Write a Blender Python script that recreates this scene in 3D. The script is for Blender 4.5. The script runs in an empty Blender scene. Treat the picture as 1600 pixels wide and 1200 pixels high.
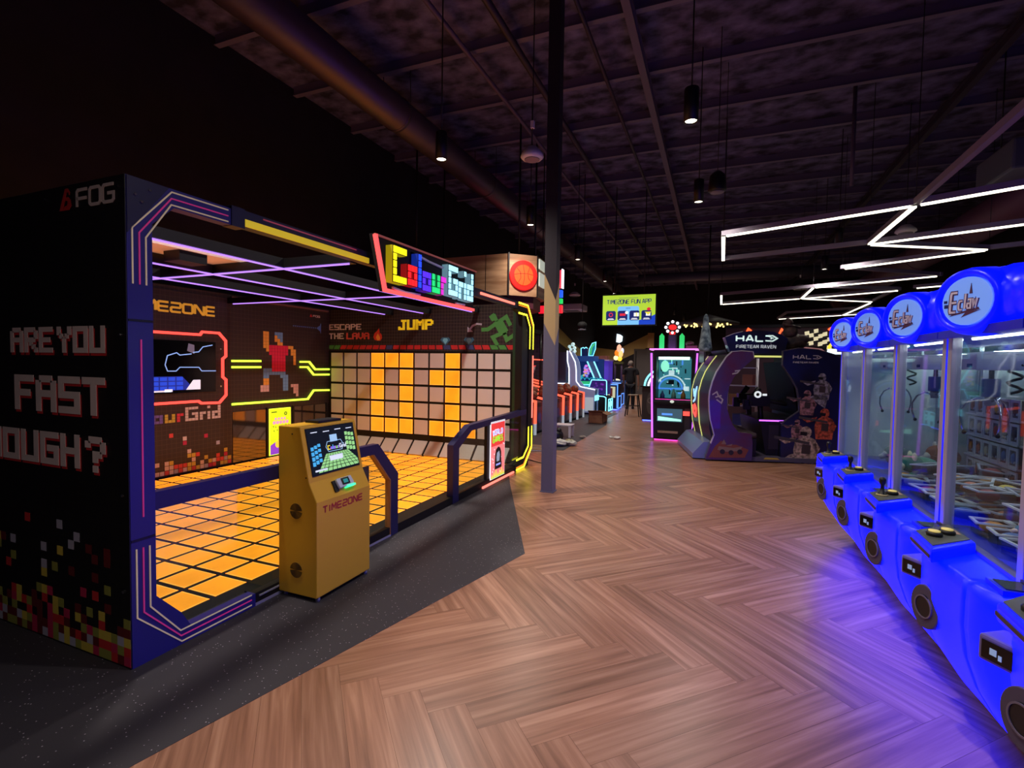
import bpy, bmesh, math, random
from mathutils import Vector, Matrix
PI = math.pi
SC = bpy.context.scene
COL = SC.collection
rnd = random.Random(7)

# ---------------------------------------------------------------- camera
cam_d = bpy.data.cameras.new('camera')
cam_d.sensor_fit = 'HORIZONTAL'; cam_d.sensor_width = 36.0; cam_d.lens = 779.1 / 1600 * 36.0
cam_d.clip_start = 0.05; cam_d.clip_end = 100
cam = bpy.data.objects.new('camera', cam_d); COL.objects.link(cam)
_r = Vector((0.92520118, 0.37917049, 0.01524875)); _u = Vector((-0.02875536, 0.02998364, 0.99913668)); _f = Vector((-0.37838593, 0.92484092, -0.03864408))
cam.matrix_world = Matrix(((_r.x, _u.x, -_f.x, 0), (_r.y, _u.y, -_f.y, 0), (_r.z, _u.z, -_f.z, 1.6), (0, 0, 0, 1)))
SC.camera = cam

# ---------------------------------------------------------------- world, exposure
w = bpy.data.worlds.new('world'); SC.world = w; w.use_nodes = True
w.node_tree.nodes['Background'].inputs[0].default_value = (0.10, 0.085, 0.16, 1)
w.node_tree.nodes['Background'].inputs[1].default_value = 0.10
SC.view_settings.view_transform = 'Standard'; SC.view_settings.look = 'None'
SC.view_settings.exposure = 0.0; SC.view_settings.gamma = 1.0; SC.view_settings.use_curve_mapping = False
SC.cycles.use_denoising = True
SC.cycles.max_bounces = 8; SC.cycles.transparent_max_bounces = 24
SC.cycles.sample_clamp_indirect = 4.0
SPOT_POWER = 160.0          # watts of each ceiling pendant
LED_POWER = 3.2             # radiance of the white light bars

# ---------------------------------------------------------------- materials
def lin(c):
    o = []
    for v in c[:3]:
        v = v / 255.0
        o.append(v / 12.92 if v <= 0.04045 else ((v + 0.055) / 1.055) ** 2.4)
    return (o[0], o[1], o[2], 1.0)
MATS = {}
def mt(name, col=(128, 128, 128), rough=0.5, metal=0.0, emit=None, es=0.0, spec=0.5, coat=0.0, alpha=1.0):
    if name in MATS: return MATS[name]
    m = bpy.data.materials.new(name); m.use_nodes = True
    b = m.node_tree.nodes['Principled BSDF']
    b.inputs['Base Color'].default_value = lin(col); b.inputs['Roughness'].default_value = rough
    b.inputs['Metallic'].default_value = metal; b.inputs['Specular IOR Level'].default_value = spec
    b.inputs['Coat Weight'].default_value = coat
    if emit is not None:
        b.inputs['Emission Color'].default_value = lin(emit); b.inputs['Emission Strength'].default_value = es
    MATS[name] = m; return m
def nodes(m): return m.node_tree.nodes, m.node_tree.links, m.node_tree.nodes['Principled BSDF']
def noisy(m, col_a, col_b, scale=20, detail=3, stretch=(1, 1, 1), bump=0.0, lo=0.35, hi=0.65):
    n, l, b = nodes(m)
    tc = n.new('ShaderNodeTexCoord'); mp = n.new('ShaderNodeMapping'); mp.inputs['Scale'].default_value = stretch
    nz = n.new('ShaderNodeTexNoise'); nz.inputs['Scale'].default_value = scale; nz.inputs['Detail'].default_value = detail
    cr = n.new('ShaderNodeValToRGB'); cr.color_ramp.elements[0].position = lo; cr.color_ramp.elements[1].position = hi
    cr.color_ramp.elements[0].color = lin(col_a); cr.color_ramp.elements[1].color = lin(col_b)
    l.new(tc.outputs['Object'], mp.inputs['Vector']); l.new(mp.outputs['Vector'], nz.inputs['Vector'])
    l.new(nz.outputs['Fac'], cr.inputs['Fac']); l.new(cr.outputs['Color'], b.inputs['Base Color'])
    if bump:
        bp = n.new('ShaderNodeBump'); bp.inputs['Strength'].default_value = bump; bp.inputs['Distance'].default_value = 0.05
        l.new(nz.outputs['Fac'], bp.inputs['Height']); l.new(bp.outputs['Normal'], b.inputs['Normal'])
    return m
def gridmat(name, base, line, pitch, width, axes, rough=0.45):
    """dark printed panel with a fine grid of lighter lines; axes = the two object axes of the panel's plane"""
    if name in MATS: return MATS[name]
    m = mt(name, base, rough); n, l, b = nodes(m)
    tc = n.new('ShaderNodeTexCoord'); sp = n.new('ShaderNodeSeparateXYZ'); l.new(tc.outputs['Object'], sp.inputs[0])
    outs = []
    for a in axes:
        d = n.new('ShaderNodeMath'); d.operation = 'DIVIDE'; d.inputs[1].default_value = pitch; l.new(sp.outputs[a], d.inputs[0])
        f = n.new('ShaderNodeMath'); f.operation = 'FRACT'; l.new(d.outputs[0], f.inputs[0])
        g = n.new('ShaderNodeMath'); g.operation = 'LESS_THAN'; g.inputs[1].default_value = width; l.new(f.outputs[0], g.inputs[0]); outs.append(g)
    mx = n.new('ShaderNodeMath'); mx.operation = 'MAXIMUM'; l.new(outs[0].outputs[0], mx.inputs[0]); l.new(outs[1].outputs[0], mx.inputs[1])
    mix = n.new('ShaderNodeMix'); mix.data_type = 'RGBA'; mix.inputs['A'].default_value = lin(base); mix.inputs['B'].default_value = lin(line)
    l.new(mx.outputs[0], mix.inputs['Factor']); l.new(mix.outputs['Result'], b.inputs['Base Color'])
    return m
def panemat(name, tint=(235, 245, 245), gloss=0.07, rough=0.02):
    if name in MATS: return MATS[name]
    m = bpy.data.materials.new(name); m.use_nodes = True; n = m.node_tree.nodes; l = m.node_tree.links
    n.remove(n['Principled BSDF']); o = n['Material Output']
    t = n.new('ShaderNodeBsdfTransparent'); t.inputs[0].default_value = lin(tint)
    g = n.new('ShaderNodeBsdfGlossy'); g.inputs['Roughness'].default_value = rough
    x = n.new('ShaderNodeMixShader'); x.inputs[0].default_value = gloss
    l.new(t.outputs[0], x.inputs[1]); l.new(g.outputs[0], x.inputs[2]); l.new(x.outputs[0], o.inputs[0])
    MATS[name] = m; return m
def glow(name, col, es, base=None): return mt(name, base or col, 0.4, emit=col, es=es)

# ---------------------------------------------------------------- mesh builder
class Fr:
    """a plane to draw on: point = o + u*U + v*V + n*N with N = U x V"""
    def __init__(s, o, U, V): s.o = Vector(o); s.U = Vector(U); s.V = Vector(V); s.N = s.U.cross(s.V)
    def __call__(s, u, v, n=0.0): return s.o + s.U * u + s.V * v + s.N * n
def FX(x): return Fr((x, 0, 0), (0, 1, 0), (0, 0, 1))      # faces +X, u = Y, v = Z
def FY(y): return Fr((0, y, 0), (1, 0, 0), (0, 0, 1))      # faces -Y, u = X, v = Z
def FZ(z): return Fr((0, 0, z), (1, 0, 0), (0, 1, 0))      # faces +Z
def FXm(x): return Fr((x, 0, 0), (0, -1, 0), (0, 0, 1))    # faces -X, u = -Y, v = Z

class MB:
    def __init__(s): s.v = []; s.f = []; s.mi = []; s.m = 0; s.sm = []; s.smooth = False
    def face(s, pts):
        i = len(s.v); s.v += [Vector(p) for p in pts]; s.f.append(list(range(i, i + len(pts)))); s.mi.append(s.m); s.sm.append(s.smooth)
    def _idx(s, fs, base):
        for f in fs: s.f.append([base + k for k in f]); s.mi.append(s.m); s.sm.append(s.smooth)
    def box(s, x0, y0, z0, x1, y1, z1):
        b = len(s.v)
        s.v += [Vector(p) for p in ((x0, y0, z0), (x1, y0, z0), (x1, y1, z0), (x0, y1, z0), (x0, y0, z1), (x1, y0, z1), (x1, y1, z1), (x0, y1, z1))]
        s._idx(((0, 3, 2, 1), (4, 5, 6, 7), (0, 1, 5, 4), (1, 2, 6, 5), (2, 3, 7, 6), (3, 0, 4, 7)), b); return s
    def prism(s, poly, fr, d0, d1):
        """polygon (counter-clockwise in u,v) extruded along the frame's normal from d0 to d1"""
        A = sum(poly[i][0] * poly[(i + 1) % len(poly)][1] - poly[(i + 1) % len(poly)][0] * poly[i][1] for i in range(len(poly)))
        if A < 0: poly = poly[::-1]
        if d0 > d1: d0, d1 = d1, d0
        b = len(s.v); n = len(poly)
        s.v += [fr(u, v, d0) for u, v in poly] + [fr(u, v, d1) for u, v in poly]
        s._idx([list(range(n))[::-1], list(range(n, 2 * n))] + [(i, (i + 1) % n, n + (i + 1) % n, n + i) for i in range(n)], b); return s
    def rect(s, fr, u0, v0, u1, v1, d0, d1): return s.prism([(u0, v0), (u1, v0), (u1, v1), (u0, v1)], fr, d0, d1)
    def stroke(s, pts, w, fr, d0, d1, closed=False):
        """a ribbon of width w with mitred corners following a polyline in the frame"""
        n = len(pts); L = []; R = []
        for i in range(n):
            p = Vector(pts[i]); a = pts[i - 1] if (i > 0 or closed) else None; c = pts[(i + 1) % n] if (i < n - 1 or closed) else None
            da = (p - Vector(a)).normalized() if a is not None else None; dc = (Vector(c) - p).normalized() if c is not None else None
            if da is None: da = dc
            if dc is None: dc = da
            t = da + dc
            t = t.normalized() if t.length > 1e-6 else da
            nr = Vector((-t.y, t.x)); k = 1.0 / max(0.45, nr.dot(Vector((-dc.y, dc.x))))
            L.append(p + nr * w / 2 * k); R.append(p - nr * w / 2 * k)
        for i in range(n if closed else n - 1):
            j = (i + 1) % n
            s.prism([tuple(R[i]), tuple(R[j]), tuple(L[j]), tuple(L[i])], fr, d0, d1)
        return s
    def loft(s, rings, cap=True, closed=True):
        b = len(s.v); n = len(rings[0])
        for r in rings: s.v += [Vector(p) for p in r]
        fs = []
        for i in range(len(rings) - 1):
            for j in range(n if closed else n - 1):
                k = (j + 1) % n
                fs.append((b + i * n + j, b + i * n + k, b + (i + 1) * n + k, b + (i + 1) * n + j))
        if cap and closed:
            fs.append(tuple(b + j for j in range(n))[::-1]); fs.append(tuple(b + (len(rings) - 1) * n + j for j in range(n)))
        s._idx(fs, 0); return s
    def tube(s, pts, r, seg=8, cap=True):
        pts = [Vector(p) for p in pts]; rs = r if isinstance(r, (list, tuple)) else [r] * len(pts); rings = []; up = None
        for i, p in enumerate(pts):
            a = pts[max(0, i - 1)]; c = pts[min(len(pts) - 1, i + 1)]; t = (c - a).normalized()
            if up is None: up = Vector((0, 0, 1)) if abs(t.z) < 0.95 else Vector((1, 0, 0))
            x = t.cross(up); x = x.normalized() if x.length > 1e-5 else t.orthogonal().normalized(); y = x.cross(t).normalized(); up = y
            rings.append([p + (x * math.cos(2 * PI * k / seg) + y * math.sin(2 * PI * k / seg)) * rs[i] for k in range(seg)])
        o = s.smooth; s.smooth = True; s.loft(rings, cap); s.smooth = o; return s
    def cyl(s, p, q, r, seg=20, r2=None): return s.tube([p, q], [r, r if r2 is None else r2], seg)
    def lathe(s, prof, c=(0, 0, 0), ax=(0, 0, 1), seg=24):
        ax = Vector(ax).normalized(); x = ax.orthogonal().normalized(); y = ax.cross(x); c = Vector(c)
        o = s.smooth; s.smooth = True
        s.loft([[c + ax * h + (x * math.cos(2 * PI * k / seg) + y * math.sin(2 * PI * k / seg)) * max(r, 1e-4) for k in range(seg)] for r, h in prof]); s.smooth = o; return s
    def ball(s, c, r, seg=14, sc=(1, 1, 1), rows=9):
        o = s.smooth; s.smooth = True; c = Vector(c); rings = []
        for i in range(rows + 1):
            a = -PI / 2 + PI * i / rows; q = max(math.cos(a), 0.01)
            rings.append([c + Vector((math.cos(2 * PI * k / seg) * q * r * sc[0], math.sin(2 * PI * k / seg) * q * r * sc[1], math.sin(a) * r * sc[2])) for k in range(seg)])
        s.loft(rings); s.smooth = o; return s
    def disc(s, fr, u, v, ru, rv, d0, d1, seg=28): return s.prism([(u + ru * math.cos(2 * PI * k / seg), v + rv * math.sin(2 * PI * k / seg)) for k in range(seg)], fr, d0, d1)
    def ring(s, fr, u, v, ro, ri, d0, d1, seg=32, a0=0.0, a1=2 * PI):
        n = seg
        for k in range(n):
            t0 = a0 + (a1 - a0) * k / n; t1 = a0 + (a1 - a0) * (k + 1) / n
            s.prism([(u + ri * math.cos(t0), v + ri * math.sin(t0)), (u + ro * math.cos(t0), v + ro * math.sin(t0)), (u + ro * math.cos(t1), v + ro * math.sin(t1)), (u + ri * math.cos(t1), v + ri * math.sin(t1))], fr, d0, d1)
        return s
    def build(s, name, mats, parent=None, bevel=0.0):
        me = bpy.data.meshes.new(name)
        off = Vector((0, 0, 0)); p = parent
        while p is not None: off += p.location; p = p.parent
        me.from_pydata([tuple(q - off) for q in s.v], [], s.f)
        for m in (mats if isinstance(mats, (list, tuple)) else [mats]): me.materials.append(m)
        for i, p in enumerate(me.polygons): p.material_index = s.mi[i]; p.use_smooth = s.sm[i]
        me.update()
        bm = bmesh.new(); bm.from_mesh(me); bmesh.ops.remove_doubles(bm, verts=bm.verts, dist=1e-5) if bevel else None
        bmesh.ops.recalc_face_normals(bm, faces=bm.faces); bm.to_mesh(me); bm.free()
        o = bpy.data.objects.new(name, me); COL.objects.link(o); o.parent = parent
        if bevel:
            b = o.modifiers.new('bevel', 'BEVEL'); b.width = bevel; b.segments = 2; b.limit_method = 'ANGLE'
        return o

def tag(o, label, cat, group=None):
    o['label'] = label; o['category'] = cat
    if group: o['group'] = group
    return o
def thing(name, label, cat, loc=(0, 0, 0), group=None):
    o = bpy.data.objects.new(name, None); COL.objects.link(o); o.location = loc; o.empty_display_size = 0.1
    return tag(o, label, cat, group)
def struct(o): o['kind'] = 'structure'; return o
def copy_tree(o, parent=None):
    c = o.copy(); COL.objects.link(c)
    if parent is not None: c.parent = parent
    for ch in list(o.children): copy_tree(ch, c)
    return c

# ---------------------------------------------------------------- lettering
STROKES = {
 'A': ([(0, 0), (.42, 1), (.58, 1), (1, 0)], [(.2, .3), (.8, .3)]), 'B': ([(0, 0), (0, 1), (.8, 1), (.95, .75), (.8, .52), (1, .27), (.85, 0), (0, 0)], [(0, .52), (.8, .52)]),
 'C': ([(1, 1), (.12, 1), (0, .88), (0, .12), (.12, 0), (1, 0)],), 'D': ([(0, 0), (0, 1), (.8, 1), (1, .8), (1, .2), (.8, 0), (0, 0)],),
 'E': ([(1, 1), (.1, 1), (0, .9), (0, .1), (.1, 0), (1, 0)], [(0, .5), (.95, .5)]), 'F': ([(1, 1), (.12, 1), (0, .88), (0, 0)], [(0, .48), (.95, .48)]),
 'G': ([(1, 1), (.12, 1), (0, .88), (0, .12), (.12, 0), (.88, 0), (1, .12), (1, .5), (.45, .5)],), 'H': ([(0, 0), (0, 1)], [(1, 0), (1, 1)], [(0, .5), (1, .5)]),
 'I': ([(.5, 0), (.5, 1)],), 'L': ([(0, 1), (0, .1), (.1, 0), (1, 0)],), 'M': ([(0, 0), (0, .9), (.1, 1), (.5, .4), (.9, 1), (1, .9), (1, 0)],),
 'N': ([(0, 0), (0, 1), (.12, 1), (.88, 0), (1, 0), (1, 1)],), 'O': ([(.12, 0), (.88, 0), (1, .12), (1, .88), (.88, 1), (.12, 1), (0, .88), (0, .12), (.12, 0)],),
 'P': ([(0, 0), (0, 1), (.85, 1), (1, .85), (1, .6), (.85, .45), (0, .45)],), 'R': ([(0, 0), (0, 1), (.85, 1), (1, .85), (1, .6), (.85, .45), (0, .45)], [(.55, .45), (1, 0)]),
 'S': ([(1, 1), (.1, 1), (0, .9), (0, .6), (.1, .5), (.9, .5), (1, .4), (1, .1), (.9, 0), (0, 0)],), 'T': ([(0, 1), (1, 1)], [(.5, 1), (.5, 0)]),
 'U': ([(0, 1), (0, .12), (.12, 0), (.88, 0), (1, .12), (1, 1)],), 'V': ([(0, 1), (.45, 0), (.55, 0), (1, 1)],), 'W': ([(0, 1), (.22, 0), (.5, .6), (.78, 0), (1, 1)],),
 'Y': ([(0, 1), (.5, .5), (1, 1)], [(.5, .5), (.5, 0)]), 'Z': ([(0, 1), (.9, 1), (1, .9), (1, .6), (.9, .5), (.1, .5), (0, .4), (0, .1), (.1, 0), (1, 0)],),
 'c': ([(.9, .6), (.2, .6), (0, .45), (0, .15), (.2, 0), (.9, 0)],), 'l': ([(.5, 1.05), (.5, 0)],), 'a': ([(.1, .6), (.85, .6), (.85, 0), (.2, 0), (0, .15), (.1, .33), (.85, .33)],),
 'w': ([(0, .6), (.2, 0), (.5, .45), (.8, 0), (1, .6)],), '0': ([(0, 0), (1, 0), (1, 1), (0, 1), (0, 0)],), ' ': (),
}
def text(mb, s, fr, u, v, h, cw, gap, sw, d0, d1, slant=0.0, base=0.0):
    """strokes lettering starting at u, baseline v; base = rise of the baseline per unit of u"""
    x = u
    for ch in s:
        k = 0.35 if ch in 'Il ' else 1.0
        for pl in STROKES.get(ch, ()):
            pts = [(x + a * cw * k + slant * b * h if ch not in 'Il' else x + cw * k * .5 + slant * b * h, v + b * h + base * (x - u)) for a, b in pl]
            mb.stroke(pts, sw, fr, d0, d1)
        x += cw * k + gap
    return x
PIX = {
 'A': '.###.|#...#|#...#|#####|#...#|#...#|#...#', 'R': '####.|#...#|#...#|####.|#.#..|#..#.|#...#', 'E': '#####|#....|#....|####.|#....|#....|#####',
 'Y': '#...#|#...#|.#.#.|..#..|..#..|..#..|..#..', 'O': '#####|#...#|#...#|#...#|#...#|#...#|#####', 'U': '#...#|#...#|#...#|#...#|#...#|#...#|#####',
 'F': '#####|#....|#....|####.|#....|#....|#....', 'S': '#####|#....|#....|#####|....#|....#|#####', 'T': '#####|..#..|..#..|..#..|..#..|..#..|..#..',
 'N': '#...#|##..#|##..#|#.#.#|#..##|#..##|#...#', 'G': '#####|#....|#....|#.###|#...#|#...#|#####', 'H': '#...#|#...#|#...#|#####|#...#|#...#|#...#',
 '?': '.###.|#...#|....#|..##.|..#..|.....|..#..', 'C': '#####|#....|#....|#....|#....|#....|#####', 'P': '####.|#...#|#...#|####.|#....|#....|#....',
 'L': '#....|#....|#....|#....|#....|#....|#####', 'V': '#...#|#...#|#...#|#...#|#...#|.#.#.|..#..', 'J': '..###|...#.|...#.|...#.|...#.|#..#.|####.', 'M': '#...#|##.##|#.#.#|#.#.#|#...#|#...#|#...#', ' ': '.....',
}
def pixtext(mb, s, fr, u, v, pw, ph, d0, d1, fat=0.15, adv=6):
    """pixel lettering, v = baseline, pw/ph = size of one pixel"""
    for ch in s:
        rows = PIX[ch].split('|'); on = lambda r, c: 0 <= r < 7 and 0 <= c < len(rows[r]) and rows[r][c] == '#'
        for r in range(7):
            for c in range(len(rows[r])):
                if on(r, c):
                    mb.rect(fr, u + (c - (0 if on(r, c - 1) else fat)) * pw, v + (6 - r - (0 if on(r + 1, c) else fat)) * ph, u + (c + 1 + (0 if on(r, c + 1) else fat)) * pw, v + (7 - r + (0 if on(r - 1, c) else fat)) * ph, d0, d1)
        u += adv * pw
    return u
BLOCK = {'C': '####|#...|#...|#...|####', 'o': '....|....|###.|#.#.|###.', 'l': '#...|#...|#...|#...|#...', 'u': '....|....|#.#.|#.#.|###.', 'r': '....|....|##..|#...|#...',
         'G': '####|#...|#.##|#..#|####', 'i': '#...|....|#...|#...|#...', 'd': '..#.|..#.|###.|#.#.|###.'}
BLOCKW = {'C': 4, 'o': 3, 'l': 1, 'u': 3, 'r': 2, 'G': 4, 'i': 1, 'd': 3}
def blockletter(mb, ch, fr, u, v, p, d0, d1, gap=0.08, pv=None):
    pv = pv or p
    for r, row in enumerate(BLOCK[ch].split('|')):
        for c, q in enumerate(row):
            if q == '#': mb.rect(fr, u + (c + gap / 2) * p, v + (4 - r + gap / 2) * pv, u + (c + 1 - gap / 2) * p, v + (5 - r - gap / 2) * pv, d0, d1)
    return u + (BLOCKW[ch] + 0.45) * p
BLOCKCOL = {0: (250, 235, 40), 1: (235, 40, 45), 2: (40, 80, 235), 3: (95, 60, 220), 4: (40, 200, 110), 5: (215, 50, 190)}
# ================================================================ the room
M_wall = noisy(mt('wall_black', (20, 15, 24), 0.75), (17, 12, 20), (25, 19, 29), 3, 3)
M_ceil = noisy(mt('ceiling_foam', (60, 50, 62), 0.9), (36, 36, 56), (120, 118, 164), 3.2, 10, (1, 1.3, 1), 1.0, 0.36, 0.74)  # blue-violet tint in the foam colours stands in for cool light
M_steel = mt('dark_steel', (52, 45, 60), 0.55)
M_steel_l = mt('beam_steel', (92, 80, 106), 0.55)
M_black = mt('black_metal', (14, 13, 16), 0.45)
M_blackm = mt('matte_black', (11, 10, 13), 0.8)
M_grey = mt('mid_grey', (120, 118, 128), 0.5)
M_white = mt('white_plastic', (228, 226, 232), 0.4)
M_chrome = mt('chrome', (215, 215, 222), 0.18, 1.0)
M_alu = mt('brushed_aluminium', (196, 194, 205), 0.38, 0.55)
M_screen_off = mt('dark_glass', (4, 4, 7), 0.12)
M_beige = mt('beige_paint', (196, 172, 118), 0.7)

# wood floor: herringbone planks at 45 degrees
def wood_material():
    m = mt('oak_plank', (180, 130, 95), 0.32); n, l, b = nodes(m)
    uv = n.new('ShaderNodeUVMap'); uv.uv_map = 'UVMap'
    at = n.new('ShaderNodeAttribute'); at.attribute_name = 'plank'
    mp = n.new('ShaderNodeMapping'); mp.inputs['Scale'].default_value = (1.1, 24, 1)
    l.new(uv.outputs[0], mp.inputs['Vector'])
    ad = n.new('ShaderNodeVectorMath'); ad.operation = 'ADD'; l.new(mp.outputs[0], ad.inputs[0]); 
    sc = n.new('ShaderNodeVectorMath'); sc.operation = 'SCALE'; sc.inputs['Scale'].default_value = 40; l.new(at.outputs['Color'], sc.inputs[0]); l.new(sc.outputs[0], ad.inputs[1])
    n1 = n.new('ShaderNodeTexNoise'); n1.inputs['Scale'].default_value = 1.0; n1.inputs['Detail'].default_value = 4.0; n1.inputs['Roughness'].default_value = 0.55; n1.inputs['Distortion'].default_value = 0.35
    l.new(ad.outputs[0], n1.inputs['Vector'])
    cr = n.new('ShaderNodeValToRGB'); e = cr.color_ramp.elements
    e[0].position = 0.28; e[0].color = lin((124, 84, 63)); e[1].position = 0.76; e[1].color = lin((193, 148, 120))
    k = e.new(0.5); k.color = lin((160, 114, 89)); l.new(n1.outputs['Fac'], cr.inputs['Fac'])
    hs = n.new('ShaderNodeHueSaturation'); l.new(cr.outputs[0], hs.inputs['Color'])
    sx = n.new('ShaderNodeSeparateColor'); l.new(at.outputs['Color'], sx.inputs[0])
    mr = n.new('ShaderNodeMapRange'); mr.inputs['To Min'].default_value = 0.84; mr.inputs['To Max'].default_value = 1.12; l.new(sx.outputs[0], mr.inputs[0]); l.new(mr.outputs[0], hs.inputs['Value'])
    l.new(hs.outputs[0], b.inputs['Base Color'])
    bp = n.new('ShaderNodeBump'); bp.inputs['Strength'].default_value = 0.05; bp.inputs['Distance'].default_value = 0.01; l.new(n1.outputs['Fac'], bp.inputs['Height']); l.new(bp.outputs[0], b.inputs['Normal'])
    return m
M_wood = wood_material()
def make_floor():
    L, Wd = 1.16, 0.178; s2 = math.sqrt(0.5); ox, oy = -1.177, 1.921; g = 0.0006
    V = []; F = []; UV = []; CV = []; MI = []
    def quad(u0, v0, u1, v1, along_u):
        cx, cy = ox + s2 * ((u0 + u1) - (v0 + v1)) / 2, oy + s2 * ((u0 + u1) + (v0 + v1)) / 2
        if not (-7.6 < cx < 7.6 and -2.6 < cy < 30): return
        b = len(V); P = [(u0 + g, v0 + g), (u1 - g, v0 + g), (u1 - g, v1 - g), (u0 + g, v1 - g)]
        for u, v in P:
            V.append((max(-7.2, min(7.2, ox + s2 * (u - v))), min(29.6, oy + s2 * (u + v)), 0.0))
        F.append((b, b + 1, b + 2, b + 3)); MI.append(0)
        r = (rnd.random(), rnd.random(), rnd.random(), 1)
        for u, v in P:
            UV.append((u - u0, v - v0) if along_u else (v - v0, u - u0)); CV.append(r)
    for j in range(-18, 22):
        for n in range(-75, 75):
            bu, bv = j * L + n * Wd, j * L - n * Wd
            quad(bu, bv, bu + L, bv + Wd, True)
            quad(bu, bv - L, bu + Wd, bv, False)
    b = len(V); V += [(-7.2, -2.6, -0.002), (7.2, -2.6, -0.002), (7.2, 29.7, -0.002), (-7.2, 29.7, -0.002), (-7.2, -2.6, -0.1), (7.2, -2.6, -0.1), (7.2, 29.7, -0.1), (-7.2, 29.7, -0.1)]
    for f in ((0, 1, 2, 3), (7, 6, 5, 4), (4, 5, 1, 0), (5, 6, 2, 1), (6, 7, 3, 2), (7, 4, 0, 3)):
        F.append(tuple(b + k for k in f)); MI.append(1); UV += [(0, 0)] * 4; CV += [(0, 0, 0, 1)] * 4
    me = bpy.data.meshes.new('floor'); me.from_pydata(V, [], F)
    me.materials.append(M_wood); me.materials.append(mt('joint', (92, 66, 52), 0.8))
    me.uv_layers.new(name='UVMap'); me.color_attributes.new('plank', 'FLOAT_COLOR', 'CORNER')
    uvl = me.uv_layers['UVMap']; ca = me.color_attributes['plank']
    for i in range(len(UV)): uvl.data[i].uv = UV[i]; ca.data[i].color = CV[i]
    for i, p in enumerate(me.polygons): p.material_index = MI[i]
    o = bpy.data.objects.new('floor', me); COL.objects.link(o); struct(o)
make_floor()

# speckled rubber areas
def rubber_material():
    m = mt('speckled_rubber', (48, 46, 54), 0.62); n, l, b = nodes(m)
    tc = n.new('ShaderNodeTexCoord'); vo = n.new('ShaderNodeTexVoronoi'); vo.inputs['Scale'].default_value = 75; l.new(tc.outputs['Object'], vo.inputs['Vector'])
    a = n.new('ShaderNodeMath'); a.operation = 'LESS_THAN'; a.inputs[1].default_value = 0.22; l.new(vo.outputs['Distance'], a.inputs[0])
    sp = n.new('ShaderNodeSeparateColor'); l.new(vo.outputs['Color'], sp.inputs[0])
    g = n.new('ShaderNodeMath'); g.operation = 'GREATER_THAN'; g.inputs[1].default_value = 0.86; l.new(sp.outputs[0], g.inputs[0])
    ml = n.new('ShaderNodeMath'); ml.operation = 'MULTIPLY'; l.new(a.outputs[0], ml.inputs[0]); l.new(g.outputs[0], ml.inputs[1])
    mx = n.new('ShaderNodeMix'); mx.data_type = 'RGBA'; mx.inputs['A'].default_value = lin((50, 47, 54)); mx.inputs['B'].default_value = lin((165, 160, 170))
    l.new(ml.outputs[0], mx.inputs['Factor']); l.new(mx.outputs['Result'], b.inputs['Base Color']); return m
M_rub = rubber_material()
b = MB(); b.prism([(-6.74, -2.5), (-2.93, -2.5), (-1.459, 3.912), (-2.507, 6.115), (-3.3, 7.9), (-6.74, 7.9)], FZ(0), -0.05, 0.002)
struct(b.build('floor', M_rub))
b = MB(); b.prism([(-6.7, 9.0), (-2.62, 9.0), (-2.72, 13.4), (-3.05, 15.3), (-3.05, 17.0), (-6.7, 17.0)], FZ(0), -0.05, 0.002)
struct(b.build('floor', M_rub))

def wall(name, x0, y0, x1, y1, z1=6.3):
    b = MB(); b.box(x0, y0, -0.05, x1, y1, z1); return struct(b.build(name, M_wall))
wall('wall_left', -6.95, -2.6, -6.75, 29.6)
wall('wall_back', -6.95, 29.5, 7.3, 29.7)
wall('wall_right', 7.0, -2.6, 7.2, 29.6)
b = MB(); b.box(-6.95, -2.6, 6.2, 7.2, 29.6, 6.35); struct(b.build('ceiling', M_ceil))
# painted mountain band on the far walls
b = MB(); b.prism([(20.5, 3.69), (25.8, 2.5), (29.5, 2.72), (29.5, 1.97), (25.8, 1.99), (20.5, 2.95)], FX(-6.75), 0.0, 0.012); struct(b.build('trim_1', mt('band_olive', (150, 140, 78), 0.7)))
b = MB(); b.prism([(-6.72, 2.7), (-5.5, 2.55), (-3.6, 3.5), (-3.6, 2.75), (-5.27, 1.95), (-6.72, 1.97)], FY(29.5), 0.0, 0.012); struct(b.build('trim_2', mt('band_sand', (178, 152, 96), 0.7)))
b = MB(); b.rect(FY(29.5), -4.45, 0.0, -1.2, 2.62, 0.0, 0.02); struct(b.build('trim_3', mt('panel_grey', (84, 78, 80), 0.7)))
b = MB(); b.rect(FY(29.48), -4.36, 0.0, -4.3, 2.5, 0.0, 0.03); struct(b.build('trim_4', M_black))
# steel purlins across the ceiling, one girder along it
M_purl = mt('purlin_steel', (104, 98, 126), 0.6)
k = 5
for i in range(21):
    y = -0.6 + i * 1.42
    b = MB(); b.box(-6.7, y, 6.06, 6.95, y + 0.07, 6.2); b.box(-6.7, y - 0.02, 6.05, 6.95, y + 0.07, 6.06)
    struct(b.build('trim_%d' % k, M_purl)); k += 1
for (x, wd, m) in ((-1.16, 0.1, M_steel_l), (3.35, 0.09, M_steel)):
    b = MB(); b.box(x, -2.4, 5.86, x + wd, 29.4, 5.89); b.box(x + wd / 2 - 0.01, -2.4, 5.89, x + wd / 2 + 0.01, 29.4, 6.03); b.box(x, -2.4, 6.0, x + wd, 29.4, 6.03)
    struct(b.build('trim_%d' % k, m)); k += 1

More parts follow.
